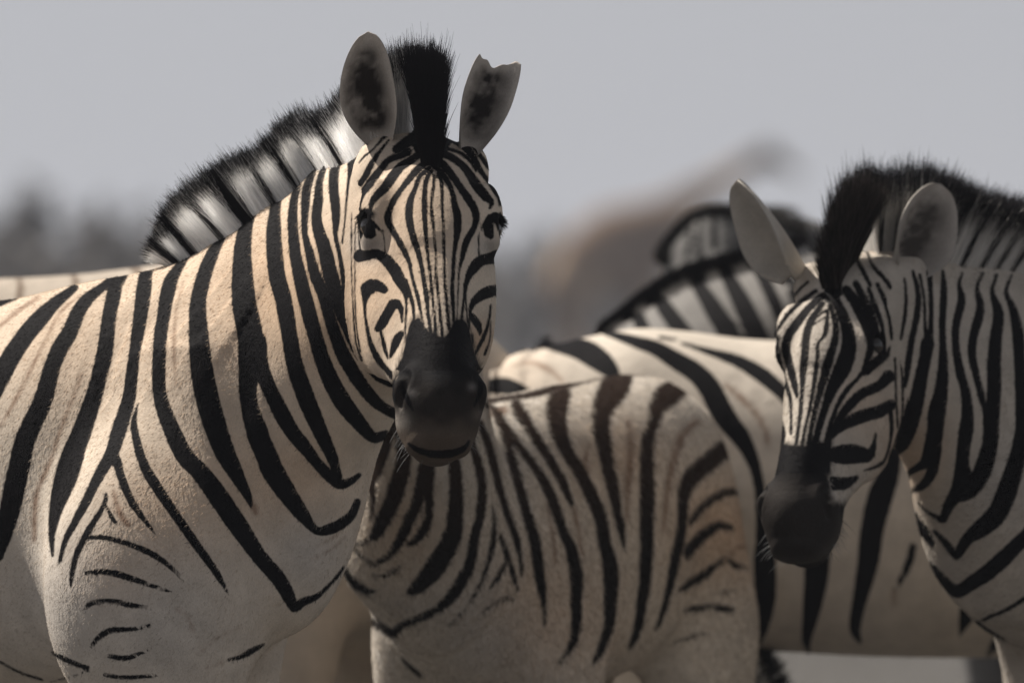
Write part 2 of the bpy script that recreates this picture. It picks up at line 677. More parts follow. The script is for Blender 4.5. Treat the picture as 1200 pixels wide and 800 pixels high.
class Zebra:
    def __init__(self, label, at, yaw, size=1.0, group='zebras of the herd', body=None):
        self.at, self.S = np.array(at, float), size
        a = math.radians(yaw)
        self.F = np.array([math.cos(a), -math.sin(a), 0.0])
        self.L = np.array([math.sin(a), math.cos(a), 0.0])
        self.root = thing('zebra', label, 'zebra', (at[0], at[1], 0), group)
        self.f = Field()
        self.group_of = {}
        self.body_rows = body or [
            # x, z middle, half width, half height (up and down)
            (-1.06, 1.03, .085, .13), (-0.98, 1.03, .17, .19), (-0.80, 1.00, .225, .265), (-0.58, .975, .235, .275),
            (-0.34, .965, .25, .29), (-0.10, .985, .225, .30), (0.08, .995, .195, .285), (0.24, .965, .175, .225), (0.36, .95, .13, .15)]
        self.body = self.f.add(Tube([(*self.p(x, 0, z), w * size, h * size, h * size) for x, z, w, h in self.body_rows],
                                    self.L, n=2.15, cap=0.5), 0.03)

    def p(self, x, y, z):
        q = self.at[:2] + (self.F * x * self.S + self.L * y * self.S)[:2]
        return np.array([q[0], q[1], z * self.S])

    def local(self, V):
        r = V - np.array([self.at[0], self.at[1], 0])
        return np.stack([r @ self.F, r @ self.L, r[:, 2]], 1) / self.S

    def legs(self, fl=(0.06, .13), fr=(0.12, -.13), hl=(-.86, .13), hr=(-.80, -.13), muscle=1.0):
        S = self.S
        for (x, y) in (fl, fr):
            sg = 1 if y > 0 else -1
            rows = [(x - .05, y * .8, 1.17, .02, .04, .05), (x - .03, y * .92, 1.01, .045, .10, .12), (x, y, .84, .068, .13, .13), (x + .01, y, .70, .062, .088, .09),
                    (x + .01, y, .56, .05, .06, .064), (x + .01, y * .97, .44, .042, .048, .048), (x + .012, y * .95, .385, .043, .05, .046),
                    (x, y * .95, .31, .031, .034, .034), (x, y * .95, .17, .028, .03, .032), (x + .005, y * .95, .11, .034, .036, .04),
                    (x + .02, y * .95, .06, .034, .042, .04), (x + .025, y * .95, .0, .047, .06, .05)]
            t = Tube([(*self.p(a, b, c), w * S, u * S, v * S) for a, b, c, w, u, v in rows], self.L, n=2.1, cap=0.4, m=50)
            self.f.add(t, 0.07)
        for (x, y) in (hl, hr):
            rows = [(x + .02, y * .7, 1.20, .02, .06, .06), (x + .02, y * .85, 1.05, .065, .13, .15), (x + .03, y, .88, .095, .18, .18), (x + .03, y * 1.08, .72, .085, .15, .13),
                    (x - .02, y, .58, .058, .085, .085), (x - .085, y * .95, .47, .044, .052, .062), (x - .115, y * .92, .40, .042, .05, .055),
                    (x - .10, y * .92, .30, .031, .037, .037), (x - .09, y * .92, .17, .029, .033, .034), (x - .08, y * .92, .11, .035, .038, .04),
                    (x - .06, y * .92, .06, .035, .042, .04), (x - .05, y * .92, .0, .046, .058, .05)]
            t = Tube([(*self.p(a, b, c), w * S, u * S, v * S) for a, b, c, w, u, v in rows], self.L, n=2.1, cap=0.4, m=50)
            self.f.add(t, 0.07)

    def neck(self, rows, side0=None, side1=None, k=0.10):
        """rows: world centre, half width, half height crest side, half height throat side"""
        s0 = self.L if side0 is None else side0
        s1 = self.L if side1 is None else side1
        self.neck_t = self.f.add(Tube(rows, np.array([s0, s1]), m=44, n=2.0, cap=0.6, taper=0.25), k)

    def head(self, origin, yaw, pitch, roll=0.0, hs=1.0, k=0.05, ws=1.0):
        """origin: poll; yaw 0 = facing the camera, + = towards image right; pitch: nose forward of straight down"""
        y, pt, r = math.radians(yaw), math.radians(pitch), math.radians(roll)
        out = np.array([math.sin(y), -math.cos(y), 0.0])
        left = np.array([math.cos(y), math.sin(y), 0.0])
        up = np.array([0, 0, 1.0])
        h = out * math.sin(pt) - up * math.cos(pt)
        f = out * math.cos(pt) + up * math.sin(pt)
        s = left * math.cos(r) + h * math.sin(r)
        h = h * math.cos(r) - left * math.sin(r)
        self.hd, self.fd, self.sd, self.ho, self.hs = h, f, s, np.asarray(origin, float), hs
        self.ws = ws
        M = np.array([h, f, s])
        T = [  # h, front, back, half width
            (-0.035, -.015, -.13, .058), (0.02, .022, -.165, .078), (0.075, .040, -.185, .090), (0.13, .046, -.200, .097),
            (0.18, .044, -.208, .096), (0.235, .039, -.200, .086), (0.29, .033, -.172, .073), (0.345, .028, -.142, .059),
            (0.395, .024, -.124, .053), (0.44, .017, -.118, .056), (0.475, .002, -.115, .055), (0.505, -.025, -.105, .045)]
        rows = []
        for hh, ft, fb, w in T:
            c = ft * .45 + fb * .55
            w = w * (1 - (1 - ws) * math.exp(-((hh - .17) / .14) ** 2))
            rows.append((*self.H(hh, c, 0), w * hs, (ft - c) * hs, (c - fb) * hs))
        G = 'head'
        self.head_t = self.f.add(Tube(rows, s, m=60, n=2.35, cap=0.55, taper=0.16), k, G)
        for sg in (-1, 1):
            self.f.add(Ell(self.H(.215, -.125, .061 * ws * ws * sg), np.array([.085, .075, .030]) * hs, M), .03 * hs, G)     # cheek
            self.f.add(Ell(self.H(.116, .006, .078 * ws * sg), np.array([.036, .024, .020]) * hs, M), .03 * hs, G)      # brow
            self.f.add(Ell(self.H(.150, -.012, .083 * ws * sg), np.array([.032, .030, .016]) * hs, M), .025 * hs, G)     # lids
            self.f.add(Ell(self.H(.448, -.028, .040 * sg), np.array([.034, .034, .026]) * hs, M), .015 * hs, G)    # nostril wing
            self.f.add(Ell(self.H(.005, -.042, .062 * sg), np.array([.042, .042, .030]) * hs, M), .03 * hs, G)        # ear root
        self.f.add(Ell(self.H(.470, -.050, 0), np.array([.046, .060, .050]) * hs, M), .02 * hs, G)                 # upper lip
        self.f.add(Ell(self.H(.478, -.108, 0), np.array([.030, .024, .036]) * hs, M), .012 * hs, G)                # chin
        for sg in (-1, 1):
            self.f.cut(Ell(self.H(.151, -.004, .101 * ws * sg), np.array([.0135, .020, .016]) * hs, M), .005 * hs)      # eye opening
            n = [(*self.H(.430, -.012, .064 * sg), .006 * hs, .010 * hs, .010 * hs), (*self.H(.445, .000, .054 * sg), .007 * hs, .011 * hs, .011 * hs),
                 (*self.H(.462, -.010, .055 * sg), .007 * hs, .010 * hs, .010 * hs), (*self.H(.474, -.030, .058 * sg), .005 * hs, .007 * hs, .007 * hs)]
            self.f.cut(Tube(n, f, m=16), .006 * hs)
        lip = [(*self.H(.470 + .018 * math.cos(t), -.090, .052 * math.sin(t)), .004 * hs, .004 * hs, .004 * hs) for t in np.linspace(-1.5, 1.5, 9)]
        self.f.cut(Tube(lip, f, m=24), .004 * hs)

    def H(self, h, f, s):
        return self.ho + (self.hd * h + self.fd * f + self.sd * s) * self.hs

    def build(self, coarse, fine=None, mat=None, look=None):
        box = None
        if fine:
            c = np.array([self.H(h, f, s) for h in (-.03, .53) for f in (.05, -.21) for s in (-.11, .11)])
            box = (c.min(0), c.max(0))
        V, Q = mesh_field(self.f, coarse, fine, box)
        self.V, self.Q = V, Q
        self.N = vnormals(V, Q)
        at = look(self, V, self.N)
        self.attr = at
        self.mesh = new_mesh('body', V, Q, mat or M_COAT, self.root, attrs=at)
        return self.mesh

    def eyes(self, pale=0):
        for sg in (-1, 1):
            c = self.H(.151, -.008, .081 * self.ws * sg)
            r = .0195 * self.hs
            vs, fs = [], []
            n, m = 12, 18
            for i in range(n + 1):
                for j in range(m):
                    a, b = math.pi * i / n, 2 * math.pi * j / m
                    vs.append(c + r * (self.fd * math.cos(a) + math.sin(a) * (self.hd * math.cos(b) + self.sd * math.sin(b))))
            for i in range(n):
                for j in range(m):
                    fs.append((i * m + j, i * m + (j + 1) % m, (i + 1) * m + (j + 1) % m, (i + 1) * m + j))
            new_mesh('eye', vs, fs, M_EYE, self.root)

    def lashes(self):
        pts = []
        for sg in (-1, 1):
            for i in range(46):
                u = i / 45
                b = self.H(.138 + .006 * (u - .5) ** 2 * 4, .012 - .034 * u, (.092 + .006 * math.sin(u * 3.1)) * sg)
                d = nrm(self.sd * sg * 0.9 + self.fd * (.7 - 1.3 * u) - self.hd * .05 + self.hd * .35)
                l = .012 * (0.6 + .5 * random.random()) * self.hs
                pts.append([b, b + d * l * .5, b + d * l + self.hd * l * .25])
        pts = np.array(pts)
        n = len(pts)
        strands('eyelashes', pts, np.tile([.0008, .0006, .0002], (n, 1)), np.full((n, 3, 3), .01), M_HAIR, self.root)

    def whiskers(self, n=120):
        pts = []
        for i in range(n):
            an = rng.normal(0, .9)
            hh = rng.uniform(.44, .50)
            b = self.H(hh, -.075 - .03 * rng.random(), math.sin(an) * .055)
            d = nrm(self.sd * math.sin(an) * 1.1 + self.hd * rng.uniform(.5, 1.2) + self.fd * rng.uniform(-.3, .5) + rng.normal(0, .15, 3))
            pts.append((b, d))
        b = self.snap(np.array([p[0] for p in pts]), 4)
        d = np.array([p[1] for p in pts])
        ln = rng.uniform(.007, .034, n) * rng.uniform(.5, 1, n)
        t = np.linspace(0, 1, 5)
        q = b[:, None] + d[:, None] * (ln[:, None] * t)[..., None] + np.array([0, 0, -1.0])[None, None] * (ln[:, None] * .3 * t ** 2)[..., None]
        c = np.where(rng.random(n) < .6, .35, .04)
        strands('whiskers', q, np.tile([.0003, .00026, .0002, .00014, .00006], (n, 1)), np.tile(c[:, None, None], (1, 5, 3)), M_HAIR, self.root)

    def snap(self, q, it=5):
        q = np.array(q, float)
        e = 0.002
        for _ in range(it):
            d = self.f(q)
            g = np.stack([self.f(q + np.eye(3)[k] * e) - self.f(q - np.eye(3)[k] * e) for k in range(3)], 1)
            g /= np.linalg.norm(g, axis=1)[:, None] + 1e-9
            q -= g * np.clip(d, -.04, .04)[:, None]
        return q

    def mane(self, path, n, color, width=.012, rad=.0007, k=7, jit=.12, name='mane', snap=True):
        """path rows: root xyz, hair direction xyz, length; hairs stand along it; color(px of root, t, u) -> rgb"""
        R = catmull(np.array(path, float), 160)
        s = rng.random(n) * 158.999
        i = s.astype(int)
        f = (s - i)[:, None]
        r = R[i] * (1 - f) + R[i + 1] * f
        base, d, ln = r[:, :3], r[:, 3:6], r[:, 6]
        T = R[i + 1, :3] - R[i, :3]
        T /= np.linalg.norm(T, axis=1)[:, None] + 1e-9
        d = d / np.linalg.norm(d, axis=1)[:, None]
        side = np.cross(T, d)
        side /= np.linalg.norm(side, axis=1)[:, None] + 1e-9
        lat = rng.normal(0, 1, n).clip(-2, 2)
        root = base + side * (lat * width * .55)[:, None]
        if snap:
            root = self.snap(root, 3) - d * .004
        d = d + side * (lat * jit * .35)[:, None] + rng.normal(0, jit, (n, 3)) * .5
        # tufts: hairs lean together in locks
        cl = np.sin(s * 1.9) * .5 + np.sin(s * 0.77 + 2) * .5
        d = d + T * (cl * .09)[:, None]
        d /= np.linalg.norm(d, axis=1)[:, None]
        ln = ln * (0.86 + .16 * rng.random(n) + .05 * np.sin(s * 2.3) + .05 * np.sin(s * 5.1)) * np.where(rng.random(n) < .06, 1.12, 1)
        t = np.linspace(0, 1, k)
        bend = rng.normal(0, .05, (n, 3)) + side * (lat * .04)[:, None]
        pts = root[:, None] + d[:, None] * (ln[:, None] * t)[..., None] + bend[:, None] * (ln[:, None] * t ** 2)[..., None]
        cols = color(pix(root), s / 159.0, t)
        cols = np.clip(cols * (0.78 + .30 * rng.random((n, 1, 1))), 0, .96)
        rr = rad * (1.0 - .85 * t ** 2)[None] * (0.8 + .4 * rng.random((n, 1)))
        return strands(name, pts, rr, cols, M_MANE, self.root)

    def ear(self, base, tip, face, width, cup=.35, inner=(.10, .085, .075), outer=(.5, .46, .42), notch=None, dark=.6, hairs=500, twist=0.0, backpatch=True, rim=(.42, .38, .34), spot=None):
        base, tip = np.asarray(base, float), np.asarray(tip, float)
        L = np.linalg.norm(tip - base)
        ax = (tip - base) / L
        fc = nrm(np.asarray(face, float) - ax * np.dot(face, ax))
        sd = np.cross(ax, fc)
        nt, nu = 34, 25
        t = np.linspace(0, 1, nt)
        u = np.linspace(-1, 1, nu)
        tt, uu = np.meshgrid(t, u, indexing='ij')
        prof = np.where(tt < .45, .40 + .60 * np.sin(np.clip(tt / .45, 0, 1) * math.pi / 2), 1.0)
        prof = prof * np.where(tt > .45, np.sqrt(np.clip(1 - np.clip((tt - .45) / .55, 0, 1) ** 1.75, 0.0, 1)), 1)
        if notch is not None:                                 # a cropped ear keeps its width up to the torn edge
            tq = tt * .80
            prof = np.where(tq < .45, .40 + .60 * np.sin(np.clip(tq / .45, 0, 1) * math.pi / 2), np.sqrt(np.clip(1 - np.clip((tq - .45) / .62, 0, 1) ** 2.2, 0, 1)))
        prof = np.maximum(prof, .02)
        wrap = 1.0 + 1.1 * (1 - tt) ** 2                     # the root closes into a funnel
        ang = uu * (0.95 * wrap)
        w = width / 2 * prof
        x = np.sin(ang) / np.sin(np.minimum(0.95 * wrap, math.pi / 2)) * w
        y = (1 - np.cos(ang)) * w * cup * 2.2
        along = tt * L
        if notch is not None:
            along = tt * L * (1 - (1 - notch(uu)) * tt ** 3)
        th = .0055 * (1 - .5 * np.abs(uu)) * (1 - .5 * tt)
        # smooth ridges inside the cup
        y = y + .0025 * np.cos(uu * 9) * np.sin(np.clip(tt, 0, 1) * math.pi)
        x = x + np.sign(twist) * .10 * width * np.sin(np.clip(tt, 0, 1) * math.pi * 1.1) * abs(twist)
        mk = lambda yy: base + ax * along[..., None] + sd * x[..., None] + fc * yy[..., None]
        A = mk(y)
        Bk = mk(y - th * 2)
        V = np.vstack([A.reshape(-1, 3), Bk.reshape(-1, 3)])
        fs = []
        o = nt * nu
        for i in range(nt - 1):
            for j in range(nu - 1):
                a, b, c, d = i * nu + j, i * nu + j + 1, (i + 1) * nu + j + 1, (i + 1) * nu + j
                fs.append((a, b, c, d))
                fs.append((o + d, o + c, o + b, o + a))
        for i in range(nt - 1):
            for j, fl in ((0, 0), (nu - 1, 1)):
                a, d = i * nu + j, (i + 1) * nu + j
                fs.append((a, d, o + d, o + a) if not fl else (d, a, o + a, o + d))
        for j in range(nu - 1):
            a, b = (nt - 1) * nu + j, (nt - 1) * nu + j + 1
            fs.append((a, b, o + b, o + a))
            fs.append((j + 1, j, o + j, o + j + 1))
        nz = (.6 * vnoise(A.reshape(-1, 3), 55, 3) + .4 * vnoise(A.reshape(-1, 3), 160, 4)).reshape(nt, nu)
        core = np.clip(1.15 - np.abs(uu + .25 * (nz - .5)) * 1.25, 0, 1) * sstep(0.02, .25, tt) * (1 - sstep(.72, .98, tt))
        core = np.clip(core * dark * 1.7 * (.35 + 1.1 * nz), 0, 1)[..., None]
        ci = np.array(rim) * (1 - core) + np.array(inner) * core * .55
        co = np.array(outer) * np.ones((nt, nu, 1))
        pale = np.vstack([ci.reshape(-1, 3), co.reshape(-1, 3)])
        ink = np.full(len(V), -30.0)
        if backpatch:
            bk = np.maximum((.16 - np.abs(tt - .28)) * 40, (tt - .86) * 40)
            ink[o:] = bk.reshape(-1) if backpatch == 'full' else np.maximum((tt - .90) * 40, -30).reshape(-1)
        if spot is not None:
            for c_, r_ in spot:
                ink = np.maximum(ink, 14 * (1 - np.linalg.norm(V - c_, axis=1) / r_))
        ob = new_mesh('ear', V, fs, M_COAT, self.root, attrs={'ink': ink, 'pale': pale, 'dark': np.tile(INK, (len(V), 1))})
        # hair lining the edge and filling the cup
        n = hairs * 4
        iu = rng.integers(0, nu, n)
        it = rng.integers(1, nt - 3, n)
        edge = rng.random(n) < .5
        lo_, hi_ = rng.integers(0, 4, n), nu - 1 - rng.integers(0, 4, n)
        iu[edge] = np.where(rng.random(edge.sum()) < .5, lo_[edge], hi_[edge])
        root = A[it, iu]
        cen = A[np.minimum(it + 4, nt - 1), nu // 2]
        d = (cen - root) * np.where(np.abs(u[iu]) > .4, .75, .1)[:, None] + ax * .025 + fc * .016 + rng.normal(0, .007, (n, 3))
        ln = (.012 + .026 * rng.random(n)) * (L / .14)
        d = d / np.linalg.norm(d, axis=1)[:, None]
        tq = np.linspace(0, 1, 4)
        pts = root[:, None] + d[:, None] * (ln[:, None] * tq)[..., None] + (ax * .4)[None, None] * (ln[:, None] * tq ** 2)[..., None]
        cc = np.where((rng.random((n, 1)) < .62) & edge[:, None], np.array(rim) * .95, ci[it, iu] * .7)
        cols = np.repeat(cc[:, None], 4, 1) * (.6 + .8 * rng.random((n, 1, 1)))
        st = strands('ear_hair', pts, np.tile([.00045, .0004, .0003, .0001], (n, 1)), cols, M_HAIR, ob)
        st.matrix_parent_inverse = Matrix.Translation(-self.root.location)
        # short rim fur
        n2 = 2600
        it2 = rng.integers(1, nt, n2)
        iu2 = np.where(rng.random(n2) < .5, 0, nu - 1)
        r2 = A[it2, iu2]
        out = sd[None] * np.sign(u[iu2])[:, None] * .8 + ax * .5 + rng.normal(0, .35, (n2, 3))
        top = it2 > nt * .8
        out[top] = out[top] * .5 + ax
        out /= np.linalg.norm(out, axis=1)[:, None]
        l2 = .004 + .009 * rng.random(n2)
        p2 = r2[:, None] + out[:, None] * (l2[:, None] * np.linspace(0, 1, 3))[..., None]
        c2 = np.tile(np.array(rim) * 1.15, (n2, 3, 1)) * (.8 + .4 * rng.random((n2, 1, 1)))
        st2 = strands('rim_fur', p2, np.tile([.0004, .0003, .0001], (n2, 1)), c2, M_HAIR, ob)
        st2.matrix_parent_inverse = Matrix.Translation(-self.root.location)
        return ob

    def tail(self, px=None):
        S = self.S
        pts = [self.p(-1.04, 0, 1.12), self.p(-1.10, 0, 1.08), self.p(-1.14, 0.01, .95), self.p(-1.15, 0.02, .80), self.p(-1.14, .02, .66)]
        r = [.03, .03, .024, .018, .014]
        t = Tube([(*q, a * S, a * S, a * S) for q, a in zip(pts, r)], self.L, m=16)
        F = Field()
        F.add(t, .01)
        V, Q = mesh_field(F, .012)
        z = V[:, 2]
        at = {'ink': np.cos(z / (.035 * S) * 3.14) * 4 - 1, 'pale': np.tile(CREAM, (len(V), 1)), 'dark': np.tile(INK, (len(V), 1))}
        new_mesh('tail', V, Q, M_COAT, self.root, attrs=at)
        n = 900
        rt = self.p(-1.14, .02, .74)[None] + rng.normal(0, 1, (n, 3)) * np.array([.012, .012, .05]) * S
        ln = (.22 + .25 * rng.random(n)) * S
        k = 6
        tq = np.linspace(0, 1, k)
        d = np.array([0, 0, -1.0]) + rng.normal(0, .07, (n, 3))
        p = rt[:, None] + d[:, None] * (ln[:, None] * tq)[..., None]
        strands('tail_tuft', p, np.tile((.0012 * (1 - .8 * tq))[None], (n, 1)), np.full((n, k, 3), .012) * (.6 + .8 * rng.random((n, 1, 1))), M_HAIR, self.root)

    def fur(self, n, length, rad, soft, lift=.25, zone=None, flow=None, lab=None, name='coat_hair'):
        """short hair lying along the coat, coloured from the skin under it; nearest flank only"""
        V, Q, N = self.V, self.Q, self.N
        c = V[Q].mean(1)
        fn = N[Q].mean(1)
        area = np.linalg.norm(np.cross(V[Q[:, 2]] - V[Q[:, 0]], V[Q[:, 3]] - V[Q[:, 1]]), axis=1) * .5
        view = np.array([0, 0, CAM_Z]) - c
        view /= np.linalg.norm(view, axis=1)[:, None]
        fac = (fn * view).sum(1)
        q = pix(c)
        ok = (fac > -.35) & (q[:, 0] > -60) & (q[:, 0] < 1260) & (q[:, 1] > -60) & (q[:, 1] < 860)
        if zone is not None:
            ok &= zone(q, c)
        w = area * ok
        w = w / w.sum()
        fi = rng.choice(len(Q), n, p=w)
        a, b = rng.random((n, 1)), rng.random((n, 1))
        cw = [(1 - a) * (1 - b), a * (1 - b), a * b, (1 - a) * b]
        g = lambda A: sum(cw[k] * A[Q[fi, k]] for k in range(4))
        root, nn = g(V), g(N)
        ink = sum(cw[k][:, 0] * self.attr['ink'][Q[fi, k]] for k in range(4))
        pale, dark = g(self.attr['pale']), g(self.attr['dark'])
        nn /= np.linalg.norm(nn, axis=1)[:, None]
        fl = flow(root, self)
        fl = fl - nn * (fl * nn).sum(1)[:, None]
        fl /= np.linalg.norm(fl, axis=1)[:, None] + 1e-9
        d = fl + nn * lift + rng.normal(0, .11, (n, 3))
        d /= np.linalg.norm(d, axis=1)[:, None]
        short = sstep(.22, .08, pale.mean(1)) * (ink < 0)
        if hasattr(self, 'ho'):
            short = np.maximum(short, .45 * (np.linalg.norm(root - self.H(.25, -.06, 0), axis=1) < .30 * self.hs))
        ll = length * (.7 + .6 * rng.random(n)) * (1 - .65 * short)
        mt = sstep(-soft, soft, ink + rng.normal(0, .8, n))[:, None]
        col = pale * (1 - mt) + dark * mt
        col = col * (.72 + .56 * rng.random((n, 1)))
        t = np.linspace(0, 1, 3)
        pts = root[:, None] - nn[:, None] * .0006 + d[:, None] * (ll[:, None] * t)[..., None] - nn[:, None] * (ll[:, None] * t ** 2 * lift * .8)[..., None]
        rr = np.tile(np.array([rad, rad * .75, rad * .15])[None], (n, 1)) * (.8 + .4 * rng.random((n, 1)))
        return strands(name, pts, rr, np.repeat(col[:, None], 3, 1), M_HAIR, self.root, kind='stuff')


def hidden_pattern(z, V):
    """the markings of flanks the photograph does not show: upright bands on the barrel, slanting on the rump, rings on the legs"""
    q = z.local(V)
    nz = (vnoise(V, 4.0, 5) - .5)
    x, h = q[:, 0], q[:, 2]
    rump = sstep(-.55, -.95, x)
    ph = (x + .10 * np.sin(h * 4)) / .105 * (1 - rump) + (h * 1.0 - x * .35) / .10 * rump + nz * 1.0
    leg = sstep(.66, .58, h)
    ph = ph * (1 - leg) + (h / .055 + nz * .6) * leg
    up = sstep(.15, .35, x) * (1 - leg)
    ph = ph * (1 - up) + ((x * .7 + h * .6) / .085 + nz) * up
    amp = 18 * (1 - leg) + 8 * leg
    s = (np.cos(ph * 2 * math.pi) - .15) * amp * .45
    s -= sstep(.78, .68, h) * sstep(.52, .62, h) * 8 * sstep(.3, .1, x)
    return s


def look_from(strokes_body, strokes_head=(), brown=(), valid=None, polys=(), tans=(), ink_col=INK, base=CREAM,
              muzzle=None, finish=None, greys=(), head_valid=None):
    """a coat function: markings lie where they were measured on the near flank, mirrored to the far one"""

    def look(z, V, N):
        cam_p = np.array([0, 0, CAM_Z])
        n = len(V)
        hd = z.f(V, 'head') if any(o[3] == 'head' for o in z.f.ops) else np.full(n, 9.0)
        bd = z.f(V, 'body')
        is_head = hd < bd
        vw = cam_p - V
        vw /= np.linalg.norm(vw, axis=1)[:, None]
        facing = (N * vw).sum(1)
        Q = pix(V)
        r = V - np.array([z.at[0], z.at[1], 0])
        Vm = V - 2 * (r @ z.L)[:, None] * z.L
        Qm = pix(Vm)
        ok = valid(Q) if valid else np.ones(n, bool)
        okm = valid(Qm) if valid else np.ones(n, bool)
        ink = hidden_pattern(z, V)
        brn = np.zeros(n)
        near = (facing > -.12) & ok & ~is_head
        far = (facing <= -.12) & okm & ~is_head
        if len(strokes_body):
            ink[near] = stroke_field(Q[near], strokes_body)
            ink[far] = stroke_field(Qm[far], strokes_body)
        if len(brown):
            brn[near] = sstep(-2.0, 2.5, stroke_field(Q[near], brown))
            brn[far] = sstep(-2.0, 2.5, stroke_field(Qm[far], brown))
        if len(strokes_head):
            hv = is_head.copy()
            ink[hv] = stroke_field(Q[hv], strokes_head)
        for grp, pl in polys:
            m = is_head if grp == 'h' else (near | far)
            qq = np.where(far[:, None], Qm, Q)[m]
            ink[m] = np.maximum(ink[m], poly_field(qq, pl))
        pale = np.tile(np.asarray(base, float), (n, 1))
        q = np.where(far[:, None], Qm, Q)
        for (tx, ty, tr, ta) in tans:
            w = (min(.92, ta * 1.2) * np.exp(-((q[:, 0] - tx) ** 2 + (q[:, 1] - ty) ** 2) / (tr * tr)))[:, None]
            pale = pale * (1 - w) + TAN * w
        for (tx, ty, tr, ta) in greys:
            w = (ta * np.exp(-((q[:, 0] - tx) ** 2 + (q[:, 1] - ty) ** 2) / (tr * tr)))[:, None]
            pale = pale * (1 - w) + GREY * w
        mott = (vnoise(V, 9, 1) - .5)[:, None] * .16 + (vnoise(V, 30, 2) - .5)[:, None] * .12
        pale = pale * (1 + mott)
        bw = (brn * (.68 + .5 * (vnoise(V, 60, 4) - .5)))[:, None]
        pale = pale * (1 - bw) + BROWN * bw
        dark = np.tile(np.asarray(ink_col, float), (n, 1)) if not callable(ink_col) else ink_col(z, V, Q)
        if muzzle is not None:
            poly, colour, soft, y_black = muzzle
            m = np.where(is_head)[0]
            w = sstep(-soft, soft, poly_field(Q[m], poly) + .4 * soft + (vnoise(V[m], 160, 8) - .5) * soft)
            lh = ((V[m] - z.ho) @ np.stack([z.hd, z.fd, z.sd], 1)) / z.hs
            mc = colour(lh, Q[m])
            pale[m] = pale[m] * (1 - w[:, None]) + mc * w[:, None]
            bridge = (sstep(y_black + 4, y_black - 8, Q[m, 1]) > .5)
            pf = poly_field(Q[m], poly) + 1.5
            ink[m] = np.where(bridge, np.maximum(ink[m], pf), np.where(w > .5, np.minimum(ink[m], -6 + 0 * w), ink[m]))
        elif len(strokes_head) == 0 and hasattr(z, 'ho'):
            lh = ((V - z.ho) @ np.stack([z.hd, z.fd, z.sd], 1)) / z.hs
            hm = is_head
            ph = lh[:, 2] / .032 * sstep(.0, .3, .42 - lh[:, 0]) + lh[:, 0] * 3
            hp = (np.cos(ph * 2 * math.pi * .5) - .1) * 3
            ink = np.where(hm, np.where(lh[:, 0] > .36, 5, hp), ink)
        if hasattr(z, 'ho'):
            for sg in (-1, 1):
                e = (V - z.H(.151, -.004, .094 * z.ws * sg)) / z.hs
                eh, ef, es = e @ z.hd, e @ z.fd, e @ z.sd
                rr = np.sqrt((eh / .0165) ** 2 + ((ef - eh * .2) / .025) ** 2 + (es / .03) ** 2)
                ink = np.where(is_head & (rr < 1.6), np.maximum(ink, (1.12 - rr) * 14), ink)
        a = {'ink': ink, 'pale': np.clip(pale, 0, 1), 'dark': dark}
        if finish:
            a = finish(z, V, N, Q, is_head, a) or a
        return a

    return look


# ------------------------------------------------------------------ ground and far country
def ground():
    n = 120
    xs = np.concatenate([np.linspace(-2500, -60, 24), np.linspace(-50, 50, n), np.linspace(60, 2500, 24)])
    ys = np.concatenate([np.linspace(-300, 0, 6), np.linspace(4, 70, n), np.geomspace(75, 5000, 40)])
    X, Y = np.meshgrid(xs, ys, indexing='ij')
    V = np.stack([X.ravel(), Y.ravel(), np.zeros(X.size)], 1)
    near = np.exp(-((V[:, 1] - 40) / 60) ** 2)
    V[:, 2] = -.005 + near * ((vnoise(V, .35, 3) - .5) * .05 + (vnoise(V, 1.4, 4) - .5) * .02) - .02 * near
    nx, ny = len(xs), len(ys)
    i = np.arange(nx - 1)[:, None] * ny + np.arange(ny - 1)[None]
    F = np.stack([i, i + ny, i + ny + 1, i + 1], -1).reshape(-1, 4)
    m, nt, b = mat_new('pale_dust')
    tc = nd(nt, 'ShaderNodeTexCoord')
    a = nd(nt, 'ShaderNodeTexNoise', Scale=.5, Detail=8.0, Roughness=.65)
    c = nd(nt, 'ShaderNodeTexNoise', Scale=9.0, Detail=6.0, Roughness=.7)
    nt.links.new(tc.outputs['Object'], a.inputs['Vector'])
    nt.links.new(tc.outputs['Object'], c.inputs['Vector'])
    c1 = mixc(nt, a.outputs[0], (.034, .032, .029), (.085, .079, .072))
    c2 = mixc(nt, c.outputs[0], c1, (.065, .06, .054))
    nt.links.new(c2, b.inputs['Base Color'])
    b.inputs['Roughness'].default_value = .95
    bp = nd(nt, 'ShaderNodeBump', Strength=.8, Distance=.03)
    nt.links.new(c.outputs[0], bp.inputs['Height'])
    nt.links.new(bp.outputs[0], b.inputs['Normal'])
    o = new_mesh('ground', V, F, m)
    o['kind'] = 'structure'


ground()

M_DRY = plain_material('dry_grass', (.12, .105, .085), rough=.8, noise=.4, scale=3.0)
M_LEAF = plain_material('dusty_leaves', (.22, .208, .20), rough=.8, noise=.5, scale=.8)
M_LEAF2 = plain_material('grey_thorn_leaves', (.24, .224, .212), rough=.8, noise=.5, scale=.8)
M_BARK = plain_material('grey_bark', (.13, .11, .095), rough=.9, noise=.4, scale=4.0)
M_STONE = plain_material('pale_stone', (.38, .35, .31), rough=.9, noise=.3, scale=6.0)


